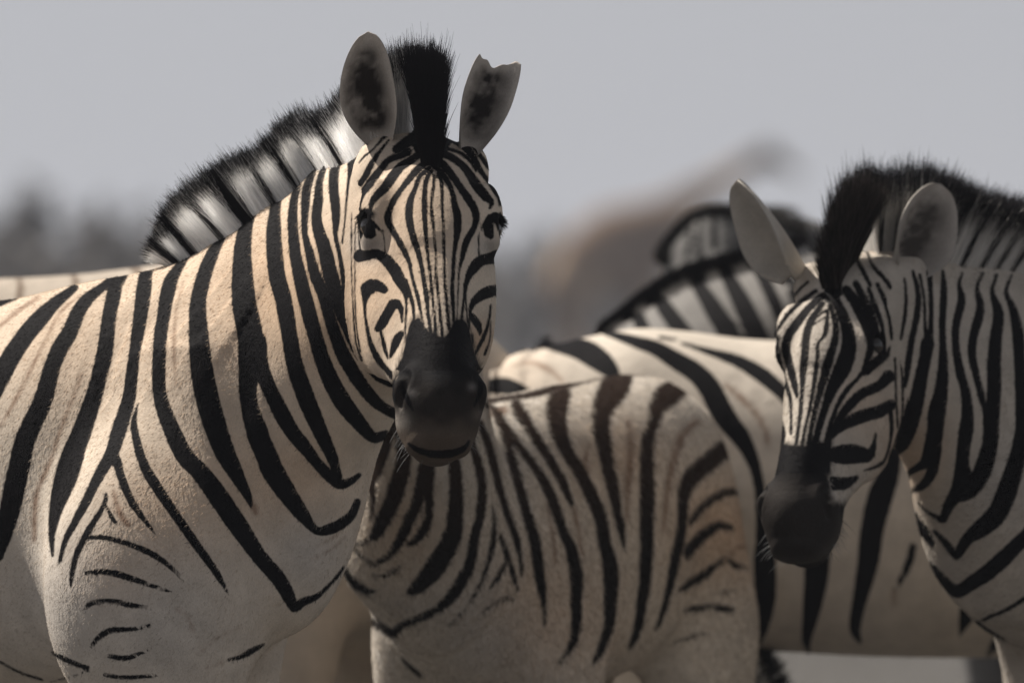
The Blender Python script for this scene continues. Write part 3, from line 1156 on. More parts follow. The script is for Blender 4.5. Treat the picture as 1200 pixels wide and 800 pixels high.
def dry_grass():
    n = 14000
    x = rng.uniform(-5, 9, n)
    y = rng.uniform(24, 75, n)
    keep = vnoise(np.stack([x, y, x * 0], 1), .6, 9) > .45
    x, y = x[keep], y[keep]
    n = len(x)
    h = rng.uniform(.03, .16, n)
    a = rng.uniform(0, 6.28, n)
    w = .006
    lean = rng.normal(0, .35, (n, 2)) * h[:, None]
    b = np.stack([x, y, np.full(n, -.03)], 1)
    s = np.stack([np.cos(a), np.sin(a), a * 0], 1) * w
    top = b + np.stack([lean[:, 0], lean[:, 1], h], 1)
    mid = b + np.stack([lean[:, 0] * .35, lean[:, 1] * .35, h * .55], 1)
    V = np.stack([b - s, b + s, mid + s * .7, mid - s * .7, top], 1).reshape(-1, 3)
    F = []
    for i in range(n):
        k = i * 5
        F += [(k, k + 1, k + 2, k + 3), (k + 3, k + 2, k + 4)]
    o = new_mesh('dry_grass', V, F, M_DRY, smooth=False)
    o['kind'] = 'stuff'


dry_grass()


def leaf_cloud(c, r, n, size):
    """n small leaf faces spread through clumps of an uneven crown"""
    k = max(5, n // 60)
    d = rng.normal(0, 1, (k, 3))
    d /= np.linalg.norm(d, axis=1)[:, None]
    cl = c + d * r * (rng.random((k, 1)) ** .45) * .85
    i = rng.integers(0, k, n)
    p = cl[i] + rng.normal(0, 1, (n, 3)) * np.asarray(r) * .17
    a = rng.normal(0, 1, (n, 3))
    a /= np.linalg.norm(a, axis=1)[:, None]
    b = np.cross(a, rng.normal(0, 1, (n, 3)))
    b /= np.linalg.norm(b, axis=1)[:, None]
    s = size * (.6 + .8 * rng.random((n, 1)))
    V = np.stack([p - a * s, p - b * s * .5, p + a * s, p + b * s * .5], 1).reshape(-1, 3)
    return V, np.arange(4 * n).reshape(-1, 4)


def tree(x, y, h, w, kind, label, mat):
    t = thing(kind, label, 'tree' if kind.endswith('tree') else 'bush', (x, y, 0), 'dry trees and bushes along the horizon')
    rows = []
    seg = 8
    trunk_h = h * .62
    V, F = [], []

    def limb(p0, p1, r0, r1):
        o = len(V)
        ax = nrm(p1 - p0)
        u = nrm(np.cross(ax, [0.3, 1, 0.2]))
        v = np.cross(ax, u)
        for q in range(4):
            f = q / 3
            c = p0 * (1 - f) + p1 * f + (rng.normal(0, .04, 3) * np.linalg.norm(p1 - p0) if 0 < q < 3 else 0)
            r = r0 * (1 - f) + r1 * f
            for k in range(seg):
                an = 2 * math.pi * k / seg
                V.append(c + r * (u * math.cos(an) + v * math.sin(an)))
        for q in range(3):
            for k in range(seg):
                a, b = o + q * seg + k, o + q * seg + (k + 1) % seg
                F.append((a, b, b + seg, a + seg))

    base = np.array([x, y, -.05])
    fork = base + np.array([rng.normal(0, .03) * h, 0, trunk_h * .55])
    limb(base, fork, h * .045, h * .03)
    for q in range(6):
        an = q * 1.05 + rng.random()
        tip = fork + np.array([math.cos(an) * w * .34, math.sin(an) * w * .34, h * (.2 + .2 * rng.random())])
        limb(fork, tip, h * .024, h * .007)
    new_mesh('trunk', V, F, M_BARK, t)
    cv, cf = leaf_cloud(np.array([x, y, h * .62]), np.array([w * .5, w * .5, h * .36]), 1500, h * .035)
    cv[:, 2] = np.maximum(cv[:, 2], .02)
    new_mesh('crown', cv, cf, mat, t, smooth=False)


# places measured along the horizon: photo pixel of the middle, photo pixel of the top, distance
for (px_, top_, d_, wpx_, kind_, mat_, lab_) in [
    (28, 216, 150, 70, 'thorn_tree', M_LEAF, 'blurred grey thorn tree standing highest at the far left of the horizon'),
    (112, 222, 160, 80, 'thorn_tree', M_LEAF2, 'blurred grey thorn tree above the dusty back, left of the bristling mane'),
    (70, 268, 145, 90, 'thorn_bush', M_LEAF, 'low blurred bush between the two far-left thorn trees'),
    (178, 236, 170, 70, 'thorn_tree', M_LEAF, 'blurred grey thorn tree just left of the standing mane'),
    (240, 246, 165, 90, 'thorn_bush', M_LEAF2, 'blurred bush hidden in part by the bristling mane'),
    (330, 250, 170, 100, 'thorn_bush', M_LEAF, 'blurred bush behind the neck of the watchful zebra'),
    (620, 262, 235, 90, 'thorn_bush', M_LEAF, 'blurred grey bush just right of the watchful zebra\'s face'),
    (668, 256, 245, 80, 'thorn_bush', M_LEAF2, 'blurred grey bush left of the long-necked animal'),
    (735, 300, 240, 90, 'thorn_bush', M_LEAF, 'blurred bush behind the long-necked animal'),
]:
    h_ = CAM_Z + (400 - top_) * K * d_ * .97
    tree((px_ - 600) * K * d_, d_, h_, wpx_ * K * d_ * 1.3, kind_, lab_, mat_)


def scrub_belt():
    Vs, Fs, o = [], [], 0
    for i in range(150):
        d = rng.uniform(120, 260)
        px_ = rng.uniform(-250, 1450)
        if 590 < px_ < 960:
            d = 220 + .25 * d
        h = CAM_Z + (400 - rng.uniform(250, 285)) * K * d
        if px_ > 780:
            h *= .8
        w = rng.uniform(1.0, 1.9)
        v, f = leaf_cloud(np.array([(px_ - 600) * K * d, d, h * .5]), np.array([w * .7, w * .7, h * .52]), 260, .13)
        v[:, 2] = np.maximum(v[:, 2], .01)
        Vs.append(v)
        Fs.append(f + o)
        o += len(v)
    s = new_mesh('scrub', np.vstack(Vs), np.vstack(Fs), M_LEAF2, smooth=False)
    s['kind'] = 'stuff'


scrub_belt()


def ray_near(F, px_, py_, d0, d1):
    """the point of a sight line that comes closest to a surface"""
    ds = np.linspace(d0, d1, 240)
    q = np.stack([P(px_, py_, d) for d in ds])
    v = F(q)
    return q[np.argmin(v)]


def mane_rows(z, rows, d0, d1):
    """rows: photo pixel of the root, hair direction (right, up, away), length in m"""
    out = []
    for (x, y, dx, du, dy, ln) in rows:
        q = ray_near(z.f, x, y, d0, d1)
        out.append((*q, dx, dy, du, ln))
    return out


def band_mane(bands, tip=.70, white=(.90, .875, .83), black=(.012, .011, .013), soft=.5, black_beyond=None):
    bands = np.array(bands, float)

    def color(px_, s, t):
        n = len(px_)
        x = px_[:, 0]
        m = np.zeros(n)
        for xb, w in bands:
            m = np.maximum(m, sstep(w * .5 + soft * 4, w * .5 - soft * 4, np.abs(x - xb) + rng.normal(0, 1.2, n)))
        if black_beyond is not None:
            m = np.maximum(m, black_beyond(px_))
        tp = tip + rng.normal(0, .06, n)
        m2 = np.maximum(m[:, None], sstep(-.06, .06, t[None] - tp[:, None]))
        return np.asarray(white) * (1 - m2[..., None]) + np.asarray(black) * m2[..., None]

    return color


# ------------------------------------------------------------------ the watchful zebra in front
A_BODY = parse('''
0,354,10 12,351,6 22,349,2
88,337,8 65,355,14 48,372,19 30,393,20 15,415,21 0,442,22 -15,470,22
138,320,6 118,338,10 103,350,14 92,365,16 82,389,18 72,405,19 61,430,19 51,467,21 36,500,22 28,520,23 22,548,24 16,576,24 6,620,20 -4,650,16
152,314,5 138,332,13 135,336,16 127.5,374,16 123,411,18 116,441,18 109,467,19 96,505,22 88,525,24 78,557,26 66,595,16 61,625,8 61.5,651,3
180,305,8 171,322,14 169,336,17 164,374,16 158,411,13 154,441,14 151,467,15 139,505,17 131,531,15 116,557,12 97,595,10 77,632,7 70,659,4
131,531,12 137,540,11 141.5,557,9 154,587,9 170,610,6 182,625,2
124,578,3 124,583,5 120,595,6 104,621,8 89,651,7 84,677,5 83,689,2
123,590,3 132,608,5 137,614,2
106,629,5 125,630,6 150,637,6 175,647,7 195,660,6 208,672,4 215,680,2
100,671,5 125,670,7 150,676,7 175,685,5 200,693,3 210,697,1
100,712,4 108,706,6 130,704,6 155,709,6 178,712,3
107,757,4 115,747,6 130,738,7 150,737,5 175,733,5
128,768,5 145,771,6 160,767,5 178,760,2
122,790,4 140,793,5 160,793,5 185,790,3
60,763,2 72,770,6 88,777,6 103,782,4
0,775,3 25,788,3 50,796,3
58,799,2 80,793,2 103,786,2
162,472,1 158,488,5 157,500,8 163,528,10 168,542,11 175,557,12 200,595,11 226,632,10 253,670,8 268,696,2
222,296,6 206,318,12 198,336,16 191,374,15 187,404,15 186,437,15 188,467,16 202,505,19 217,535,20 232,550,20 252,576,22 278,614,22 303,651,17 326,677,17 339,700,14 345,712,10 355,705,10 370,699,7 381,690,4 395,675,4 403,664,3
264,272,8 252,292,12 248,300,14 241,317,16 232,355,18 233,392,22 236,430,25 243,467,26 254,505,25 266,535,21 274,550,18 288,576,11 295,593,4
299,240,9 289,262,15 284.6,290,19 284,317,23 286,355,27 293,392,28 292,430,24 291,467,19 301,505,24 313,535,24 319,550,25 335,576,22 354,602,16 370,621,9 385,620,12 400,613,12 412,603,10 419,588,8
302,400,20 306,430,18 313,449,17 327,479,18 342,505,17 359,526,15 371,542,13 390,561,13 400,567,11 412,563,8 421,556,5
327,220,10 322,248,13 321,276,17 322,300,18 325,325,19 333,355,19 339,392,18 346,430,19 359,467,20 375,505,17 389,535,13 393,550,11 396,559,10
352,208,7 345,232,9 343,255,11 345,290,13 350,317,15 359,355,17 369,392,17 381,430,18 399,467,20 420,494,17 437,512,13 452,509,10
372,190,6 361,215,10 358,237,10 357,272,7 363,297,10 370,325,13 378,342,14 387,374,14 400,411,16 417,441,16 437,467,14 450,478,12 466,486,12
386,178,6 375,210,8 373,235,11 371,260,12 380,290,16 386,317,17 392,338,17 398,360,16 404,381,10 417,411,8 439,437,11 452,446,10 466,451,9
408,168,2 402,177,6 397,187,9 392,200,11 391,220,11 393,240,11 394,258,9 393,275,5 396,290,5 400,310,5 403,335,6 402,355,6 404,380,7 410,398,6 418,414,5 436,436,4
417,160,1 414,172,8 413,185,10 411,197,8 409,207,4 406,235,3 404,260,2.5 401,285,2
412,250,1.5 411,290,1.5 408,320,2
421,186,1.5 424,178,2 430,170,1
310,754,2 295,762,7 280,770,5 265,773,2
''')  # thin lines beside the cheek paint the shade of neck folds
A_BROWN = parse('''
0,382,5 20,365,6 45,348,5
95,345,2 72,365,4 55,395,4 40,425,4 20,465,5 0,500,4
95,438,3 88,460,5 78,485,5 68,512,5 57,545,6 44,575,6 41,600,7 40,632,6
214,330,2 206,370,3 204,410,4 206,450,3
105,470,1 98,500,3
205,712,1.5 220,722,2 227,740,1
240,782,1 270,772,2 303,758,1.5
228,770,1 250,750,1.5 280,735,1
372,640,1 392,628,2 408,612,1.5
365,655,1 390,642,2 405,628,1
300,600,8 290,580,8
133,575,4 140,600,8 150,615,6
''')  # includes thin lines that paint the shade of chest and foreleg folds
A_HEAD = parse('''
482,137,6 470,144.5,6 461,148.5,6 455,156,5 449,162,4 440,172,3 433,179,3 426,184,2.5 421,191,1.5
456,164,2 447,175,4.5 440,185,6.5 434,195,7.5 428,207,8 420,218,7 415,226,6 413,234,5 414,243,2
505,155,22 488,161,17 475,168,13 465,175,11
478,178,10 468,183,9 456,187,9 448,196,9 440,206,10 431,218,10 424,228,8 421,238,6 422,247,2
492,180,9 480,189,10 470,195,11 461,206,12 451,220,12 441,230,9 435,240,6 434,251,3
500,190,8 488,200,9 478,212,8 472,220,7 463,232,8 457,245,8 454,258,9 460,270,8 467,282,7.5 474,295,7 480,308,5 482,320,4.5 486,335,4 490,350,5 493,365,4 496,380,3
503,197,6 492,207,6 487,220,6 481,235,8 479,250,9 481,265,9 485,280,8 490,295,7 494,312,6 497,330,6 500,350,6 502,370,5 505,390,5
506,200,5 500,210,6 498,222,6 497.5,240,7 498,260,6 500,285,4.5 502,305,4.5 504,320,4 506,340,4 508,360,4 510,380,4.5 511,394,5
509,206,4 508,220,4 506,235,4 506,250,4.5 508,265,3.5 509,280,3 511,300,3 511,320,3.5 513,340,4 515,360,4.2 517,380,4.5 519,396,5
513,202,4 517,212,4.5 518,225,4.5 518,240,4.5 519.5,260,4 520,280,4 520.5,300,3.2 521,320,3.2 522,340,4 524,360,4.7 526,385,4.5
507,194,6 516,201,7 524,212,7 529,222,6 533,240,8 536,255,9.5 536,270,9 534,285,6 532,300,5 531,320,4.5 530,340,5 531,360,4.5 532,376,4
510,186,12 522,196,10 533,210,9 541,222,9 548,232,10 556,245,9 558,257,8 555,268,7 549,278,8 544,290,8 541,305,5 538,318,2.5 537,340,2.5 536,360,2 535,380,2
510,176,12 528,184,9 543,195,9 552,207,11 561,221,12 570,231,11 576,237,7 574,244,3
520,174,6 535,177,4 545,183,5 553,191,4 558,200,4
515,158,16 530,162,11 543,170,11 552,180,9 558,190,7.5 563,200,7 569,208,5.5 575,216,5.5 580,223,7 585,231,7 586,240,4
522,147,5 532,152,4.5 541,158,5 550,165,5 557,175,4.5 563,183,5.5 570,192,6.5 578,202,6.5 584,212,6 588.5,221,5.5 591,232,4 591,246,2
526,138,2 535,143,3 546,150,3.5 552,160,3 560,171,2.5 568,179,2
563,168,1.5 567,177,2
421,300,15 432,299,12 442,297,11 453,305,14 462,316,15 468,327,14 474,338,11 476,350,4.5 476,365,3 475,385,2.5 475.5,402,2
474,330,9 480,345,6 484,358,5 485,372,3 486,382,3
412,270,1.5 412,320,1.5 414,360,2 417,400,3 424,422,3
416,262,1.8 416,300,1.8 416,340,1.8 417.5,380,2 422,412,3
420,262,1.6 421,285,2 423,295,2
449,270,2 450.5,285,2 451.5,300,2
450,339,10 440,334,14 431,338,17 428,350,7 427.5,365,3.5 429.5,380,4 432.5,395,5.5 437,410,7.5 444,422,8 452,432,7 460,441,8
471,377,3 470,362,7 462,355,12 454,368,12 447,380,12 443,385,9
446,388,4 449,400,5 452,412,4.5 454.5,420,2
470,391,8 465,398,11 461,408,8 457.5,418,4
582,301,17 573,303,14 563,306,13 556,313,13 550,322,9 546,333,6 544,348,4 542,365,4 540,382,3
545,345,3 546.5,360,2.5 548,378,2.5
561,275,2 561,290,2 561.5,302,3
581,340,13 570,343,14 560,349,11 553,357,7 550,370,3 549.5,385,3 548.5,400,2
553,371,8 558,377,9.5 562,385,7 562.5,392,2
575,357,2.5 573,375,4 568,392,4.5 560,408,4.5 555,418,3
575,376,1.5 574,398,2 568,415,3.5
553,392,3.5 554,402,3
''')  # the thin upright lines at the cheek edge paint skin-fold shade
A_HEAD += parse('''
472,447,3 473,457,6 477,467,6.5 481,475,4 484,481,2
562,444,3 563.5,454,5.5 561,464,5.5 557,472,3 555,477,1.5
478,519,3 488,526,7 502,531,9 518,532,9.5 533,530,9 545,524,6 550,516,2.5
462,446,3 460,458,3.5 463,470,3
''')
A_HEADPOLY = [
    [(482, 120), (525, 120), (532, 150), (528, 170), (512, 192), (500, 192), (486, 178), (478, 160), (484, 142)],
    [(416, 251), (424, 252), (432, 254), (440, 260), (448, 271), (447, 273), (440, 268), (441, 276), (436, 280), (428, 279), (423, 270), (421, 258)],
    [(561, 274), (565, 262), (571, 252), (579, 248.5), (586, 250), (587, 255), (581, 256), (579, 262), (579, 278), (574, 281), (568, 276), (566, 268)],
]
A_MUZ = [(476, 404), (480, 386), (484, 376), (491, 374), (497, 384), (503, 391), (512, 395), (522, 396), (528, 389), (532, 379), (540, 375), (547, 380),
         (550, 395), (556, 418), (562, 432), (590, 442), (590, 560), (445, 560), (452, 470), (461, 445), (466, 432), (474, 416)]


def muzzle_colour(chin=(.085, .068, .056), mid=(.024, .021, .019), top=(.007, .0065, .007)):
    chin, mid, top = np.array(chin), np.array(mid), np.array(top)

    def f(lh, q):
        h, fr, s = lh[:, 0], lh[:, 1], np.abs(lh[:, 2])
        a = sstep(.405, .455, h - .25 * np.maximum(-fr - .02, 0))[:, None]
        c = top * (1 - a) + mid * a
        b = sstep(-.045, -.085, fr)[:, None] * sstep(.41, .455, h)[:, None]
        c = c * (1 - b) + chin * b
        lip = np.exp(-((fr + .094) / .008) ** 2)[:, None] * sstep(.44, .46, h)[:, None]
        low = sstep(-.094, -.100, fr)[:, None] * sstep(.42, .45, h)[:, None]
        c = c * (1 - low * .7)
        return c * (1 - lip * .85)

    return f


def muzzle_near(lh, q):
    """black bridge, brown-grey nose, paler stubbly chin and lip corners"""
    y = q[:, 1] + (vnoise(np.stack([q[:, 0], q[:, 1], q[:, 0] * 0], 1), .09, 2) - .5) * 16
    a = sstep(432, 470, y)[:, None]
    c = np.array([.0065, .006, .0065]) * (1 - a) + np.array([.026, .0215, .019]) * a
    b = sstep(480, 514, y)[:, None]
    c = c * (1 - b) + np.array([.098, .076, .060]) * b
    for x, yy, r, col, w in ((470, 492, 11, (.30, .27, .24), .8), (482, 460, 6, (.19, .175, .165), .8), (553, 453, 5, (.19, .175, .165), .8), (560, 486, 8, (.17, .14, .12), .6), (513, 432, 16, (.02, .02, .022), .7)):
        k = (w * np.exp(-((q[:, 0] - x) ** 2 + (q[:, 1] - yy) ** 2) / (r * r)))[:, None]
        c = c * (1 - k) + np.array(col) * k
    return c


def near_finish(z, V, N, Q, is_head, a):
    # grey skin round the eye, grey folds below it
    for x, y, r, w in ((438, 285, 9, .5), (431, 291, 7, .35), (575, 287, 8, .4)):
        k = (is_head * w * np.exp(-((Q[:, 0] - x) ** 2 + (Q[:, 1] - y) ** 2) / (r * r)))[:, None]
        a['pale'] = a['pale'] * (1 - k) + np.array([.17, .155, .145]) * k
    st = stroke_field(Q, A_HEAD[-4:])
    a['ink'] = np.where(is_head, np.maximum(a['ink'], st), a['ink'])
    return a


BODY_A = [(-1.06, 1.03, .085, .13), (-0.98, 1.03, .17, .19), (-0.80, 1.00, .225, .265), (-0.58, .975, .235, .275),
          (-0.34, .965, .25, .29), (-0.10, .985, .225, .30), (0.06, .995, .165, .275), (0.17, .965, .125, .215), (0.235, .95, .085, .14)]
zA = Zebra('watchful zebra in front with one cropped ear, face turned straight at the viewer', ((215 - 600) * K * 16.45, 16.45), 50, 1.0, body=BODY_A)
zA.legs(fl=(0.0, .075), fr=(.175, -.145))
s16 = 16.2 * K
zA.neck([
    (*P(240, 545, 16.44), .12, .215, .20),
    (*P(325, 432, 16.34), .115, .222, .215),
    (*P(392, 352, 16.26), .105, .216, .20),
    (*P(440, 272, 16.22), .088, .222, .16),
    (*P(480, 205, 16.20), .075, .130, .12)], side1=(.98, .2, 0), k=.13)
zA.head(P(500, 172, 16.12), 8, 43, 2.5)
zA.f.add(Ell(zA.p(.10, -.13, .84), (.16, .16, .22)), .08)                 # shoulder
zA.f.add(Ell(zA.p(.24, 0, .93), (.085, .10, .15)), .07)                     # breast
for st_ in A_BODY:
    st_[:, 2] *= 1.07
lookA = look_from(A_BODY, A_HEAD, A_BROWN, valid=lambda q: (q[:, 0] > -12) & (q[:, 1] < 820),
                  polys=[('h', p) for p in A_HEADPOLY],
                  tans=[(330, 330, 110, .75), (390, 380, 70, .6), (180, 600, 70, .55), (60, 400, 110, .4), (200, 380, 120, .35), (470, 330, 60, .45), (500, 250, 70, .4),
                        (130, 680, 45, .5), (280, 560, 80, .4), (350, 560, 60, .5), (560, 400, 25, .7), (460, 230, 60, .3)],
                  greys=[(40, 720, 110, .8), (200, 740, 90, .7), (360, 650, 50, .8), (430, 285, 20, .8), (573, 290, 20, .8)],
                  muzzle=(A_MUZ, muzzle_near, 6.0, 436), finish=near_finish)
zA.build(.0068, .0032, M_COAT, lookA)
zA.eyes()
zA.lashes()
zA.whiskers()
zA.tail()
print('A', len(zA.V), round(time.time() - T0, 1))

rowsA = mane_rows(zA, [
    (202, 304, -.62, .15, .25, .040), (212, 301, -.62, .62, .3, .062), (232, 296, -.60, .78, .3, .082), (262, 282, -.60, .80, .3, .098), (292, 258, -.58, .80, .3, .098), (323, 233, -.55, .82, .3, .092),
    (350, 213, -.50, .85, .3, .092), (375, 195, -.45, .88, .3, .090), (402, 176, -.38, .92, .3, .088), (425, 160, -.28, .95, .2, .092), (452, 148, -.10, .98, .1, .105), (470, 140, -.05, .98, .1, .115), (484, 138, .0, .98, .1, .122)], 15.9, 16.9)
zA.mane(rowsA, 34000, band_mane([(208, 8), (229, 10), (263, 5), (292, 13), (323, 6), (350, 6), (374, 5), (401, 7)], tip=.78), width=.016, rad=.00056, jit=.07)
top = [(*zA.H(h, f, 0), dx, dy, dz, ln) for h, f, dx, dy, dz, ln in [
    (-.018, -.01, .0, .06, 1.0, .13), (-.005, .005, .0, .02, 1.0, .13), (.02, .018, .0, -.12, 1.0, .125), (.05, .03, .0, -.25, .95, .10), (.075, .036, 0, -.3, .7, .05)]]
zA.mane(top, 6500, lambda p_, s, t: np.tile(np.array([.011, .010, .012]), (len(p_), len(t), 1)),
        width=.013, rad=.0006, jit=.05, name='forelock', snap=False)

s0 = 16.05 * K
zA.ear(P(447, 170, 16.14), P(429, 38, 16.10), (-.10, -1, .10),   .080, twist=-1, cup=.34, dark=.75, hairs=900, rim=(.60, .54, .48), inner=(.05, .04, .035))
zA.ear(P(548, 178, 16.13), P(591, 52, 16.14), (.18, -1, .05), .072, cup=.38, dark=.7, hairs=900, rim=(.55, .50, .45), inner=(.05, .042, .04),
       notch=lambda u: .86 + .03 * u + .012 * np.sin(u * 11) - .075 * np.exp(-((u + .1) / .45) ** 2))


def flow_near(R, z):
    """hair lies back along the body, down the legs and cheeks, up the forehead"""
    q = z.local(R)
    b = np.tile(-z.F * .8 + np.array([0, 0, -.75]), (len(R), 1))
    up = sstep(.22, .40, q[:, 0])[:, None]
    b = b * (1 - up) + (-np.array([.35, -.2, .55]) + np.array([-.3, 0, 0])) * up
    leg = sstep(.75, .6, q[:, 2])[:, None]
    return b * (1 - leg) + np.array([-.1, 0, -1.0]) * leg


zA.fur(240000, .0062, .00028, 1.0, lift=.17, flow=flow_near)


# ------------------------------------------------------------------ the woolly young zebra behind its muzzle
B_BODY = parse('''
427,550,2 428,570,6 424,590,6 419,605,5 417,614,3
462,480,10 456,505,13 449,525,15 440,550,14 435,565,9 437,590,6 434,606,3
474,500,15 473,540,17 465,570,19 458,590,18 448,610,16 441,625,11 432,632,5 420,636,4 412,631,3
503,490,14 500,540,16 495,565,15 488,590,12 479,610,13 470,629,11 459,647,8 447,656,6 437,660,5 425,652,4 415,640,3
505,545,9 503,570,9 503,590,9 502,605,9 497,620,10 487,633,9 478,638,5
470,662,3 459,669,5 452,674,4 443,675,3 434,671,2
529,500,12 532,535,13 534,560,15 534,590,16 532,620,19 528,632,21 522,645,21 509,665,22 495,682,18 484,691,11 478,694,4
548,500,7 553,520,8 561,545,10 565,570,10 563,600,10 558,620,11 554,642,11 549,665,12 537,687,13 522,706,11 508,716,9 483,727,8 470,732,8 462,741,9 452,737,8 440,728,8 427,720,8 412,708,7 402,699,5 394,688,4
398,655,5 404,667,8 410,676,9 418,685,10 430,692,8 441,693,3
577,590,2 579,610,5 577,638,6 570,665,5 561,687,4 547,710,3 526,732,2
586,625,3 591,640,6 597,660,6 603,678,5 607,692,3
591,662,5 586,672,6 580,682,5 573,690,2
601,702,3 593,699,4 580,706,3 565,717,2
470,769,2 478,778,5 487,786,5 495,792,2
562,493,6 572,520,9 580,550,9 586,575,8 594,600,8 602,622,8 607,640,7 610,657,5 611,674,2
572,474,5 583,490,9 592,510,11 598,535,10 604,555,10 611,580,11 618,605,11 625,628,12 630,657,12 633,681,11 637,705,7 638,731,3
580,478,5 588,493,7 601,513,8 613,530,9 632,555,10 645,580,11 653,602,11 661,625,11 668,640,12 673,660,13 676,681,14 675,705,13 675,729,11 671,752,9 660,771,5 653,777,2
604,474,12 607,482,14 615,493,12 630,518,10 648,545,10 662,572,9 670,592,5
658,462,18 652,475,24 651,490,21 655,510,18 665,530,14 680,555,14 693,580,14 703,605,14 708,634,14 714,657,16 716,681,16 715,705,14 714,729,12 709,745,10 702,764,8 694,777,3
726,444,26 716,458,30 706,476,23 703,496,19 706,517,16 711,542,14 717,567,14 722,592,11 727,617,9 731,640,4
800,457,8 790,458,20 780,463,26 769,476,18 765,492,13 758,517,14 757,542,15 758,567,16 758,592,16 758,617,15 758,640,14 757,657,15 755,681,13 752,705,12 749,729,10 743,748,8 737,758,3
866,505,10 858,514,15 848,525,19 830,540,20 813,555,20 803,570,16 800,590,12 799,610,11 796,634,11 790,657,11 786,681,9 780,705,7 773,729,5 767,737,2
886,578,7 870,575,8 850,576,8 832,585,8 818,598,8 808,612,6
856,617,7 842,615,10 828,622,12 815,634,12 807,645,11 803,652,4
873,664,5 860,661,7 850,653,4 838,662,7 825,672,9 808,682,9 795,692,4
862,690,2 848,693,4 835,695,2
858,713,5 845,712,8 830,710,6 815,712,7 802,714,3
828,742,2 815,744,3 800,749,3 790,752,2
560,472,5 580,469,6 600,466,6 620,463,7 640,458,8 665,450,9 690,443,9 715,437,9 745,437,6 770,439,4
''')
B_BROWN = parse('''
815,493,8 797,512,11 787,545,9 781,580,8 777,620,5
690,520,5 685,545,7 690,575,4
735,490,5 738,530,9 735,570,8 734,610,5
672,594,6 678,625,5 682,650,3
880,632,3 866,640,4 850,650,3
640,590,3 648,630,5 650,660,3
590,480,10 575,484,9
''')
BODY_B = [(-0.88, 1.10, .07, .10), (-0.80, 1.085, .125, .18), (-0.66, 1.085, .178, .237), (-0.48, 1.05, .205, .262),
          (-0.28, 1.03, .225, .272), (-0.06, 1.03, .205, .255), (0.10, 1.0, .175, .26), (0.24, .98, .15, .21), (0.34, .97, .11, .14)]
zB = Zebra('young zebra with woolly brown-black stripes standing behind the muzzle of the watchful zebra', ((590 - 600) * K * 17.55, 17.55), 112, .86, body=BODY_B)
zB.legs(fl=(0.02, .12), fr=(.08, -.13), hl=(-.70, .115), hr=(-.62, -.12))
zB.neck([
    (*P(505, 610, 17.30), .13, .17, .17),
    (*P(508, 510, 17.12), .088, .14, .14),
    (*P(503, 410, 17.02), .07, .12, .12),
    (*P(500, 290, 17.0), .06, .09, .09)], k=.08)
zB.head(P(500, 258, 16.98), 4, 50, 0, hs=.78)


def ink_b(z, V, Q):
    w = sstep(.86, 1.02, V[:, 2])[:, None]
    return np.array([.016, .013, .012]) * (1 - w) + np.array([.050, .033, .025]) * w


for st_ in B_BODY:
    st_[:, 2] *= 1.12
lookB = look_from(B_BODY, (), B_BROWN, valid=lambda q: (q[:, 0] > 385) & (q[:, 0] < 900) & (q[:, 1] > 428) & (q[:, 1] < 812), ink_col=ink_b,
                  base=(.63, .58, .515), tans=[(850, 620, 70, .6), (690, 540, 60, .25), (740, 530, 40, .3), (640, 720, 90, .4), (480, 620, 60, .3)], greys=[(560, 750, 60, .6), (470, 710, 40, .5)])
zB.build(.0075, None, M_COAT_SOFT, lookB)
zB.eyes()
zB.tail()
rowsB = [(*(lambda c, V, b: c + V * b * .95)(*[zB.neck_t.at(s)[k] for k in (0, 3, 5)]), *(zB.neck_t.at(s)[3]), .05) for s in np.linspace(.15, .95, 8)]
zB.mane(rowsB, 5000, band_mane([(490, 20)], tip=.6, black=(.03, .02, .016)), width=.014, rad=.0007)
zB.ear(zB.H(-.02, -.05, .06), zB.H(-.10, -.12, .06), zB.fd, .055, hairs=200)
zB.ear(zB.H(-.02, -.05, -.06), zB.H(-.10, -.12, -.06), zB.fd, .055, hairs=200)
print('B', len(zB.V), round(time.time() - T0, 1))


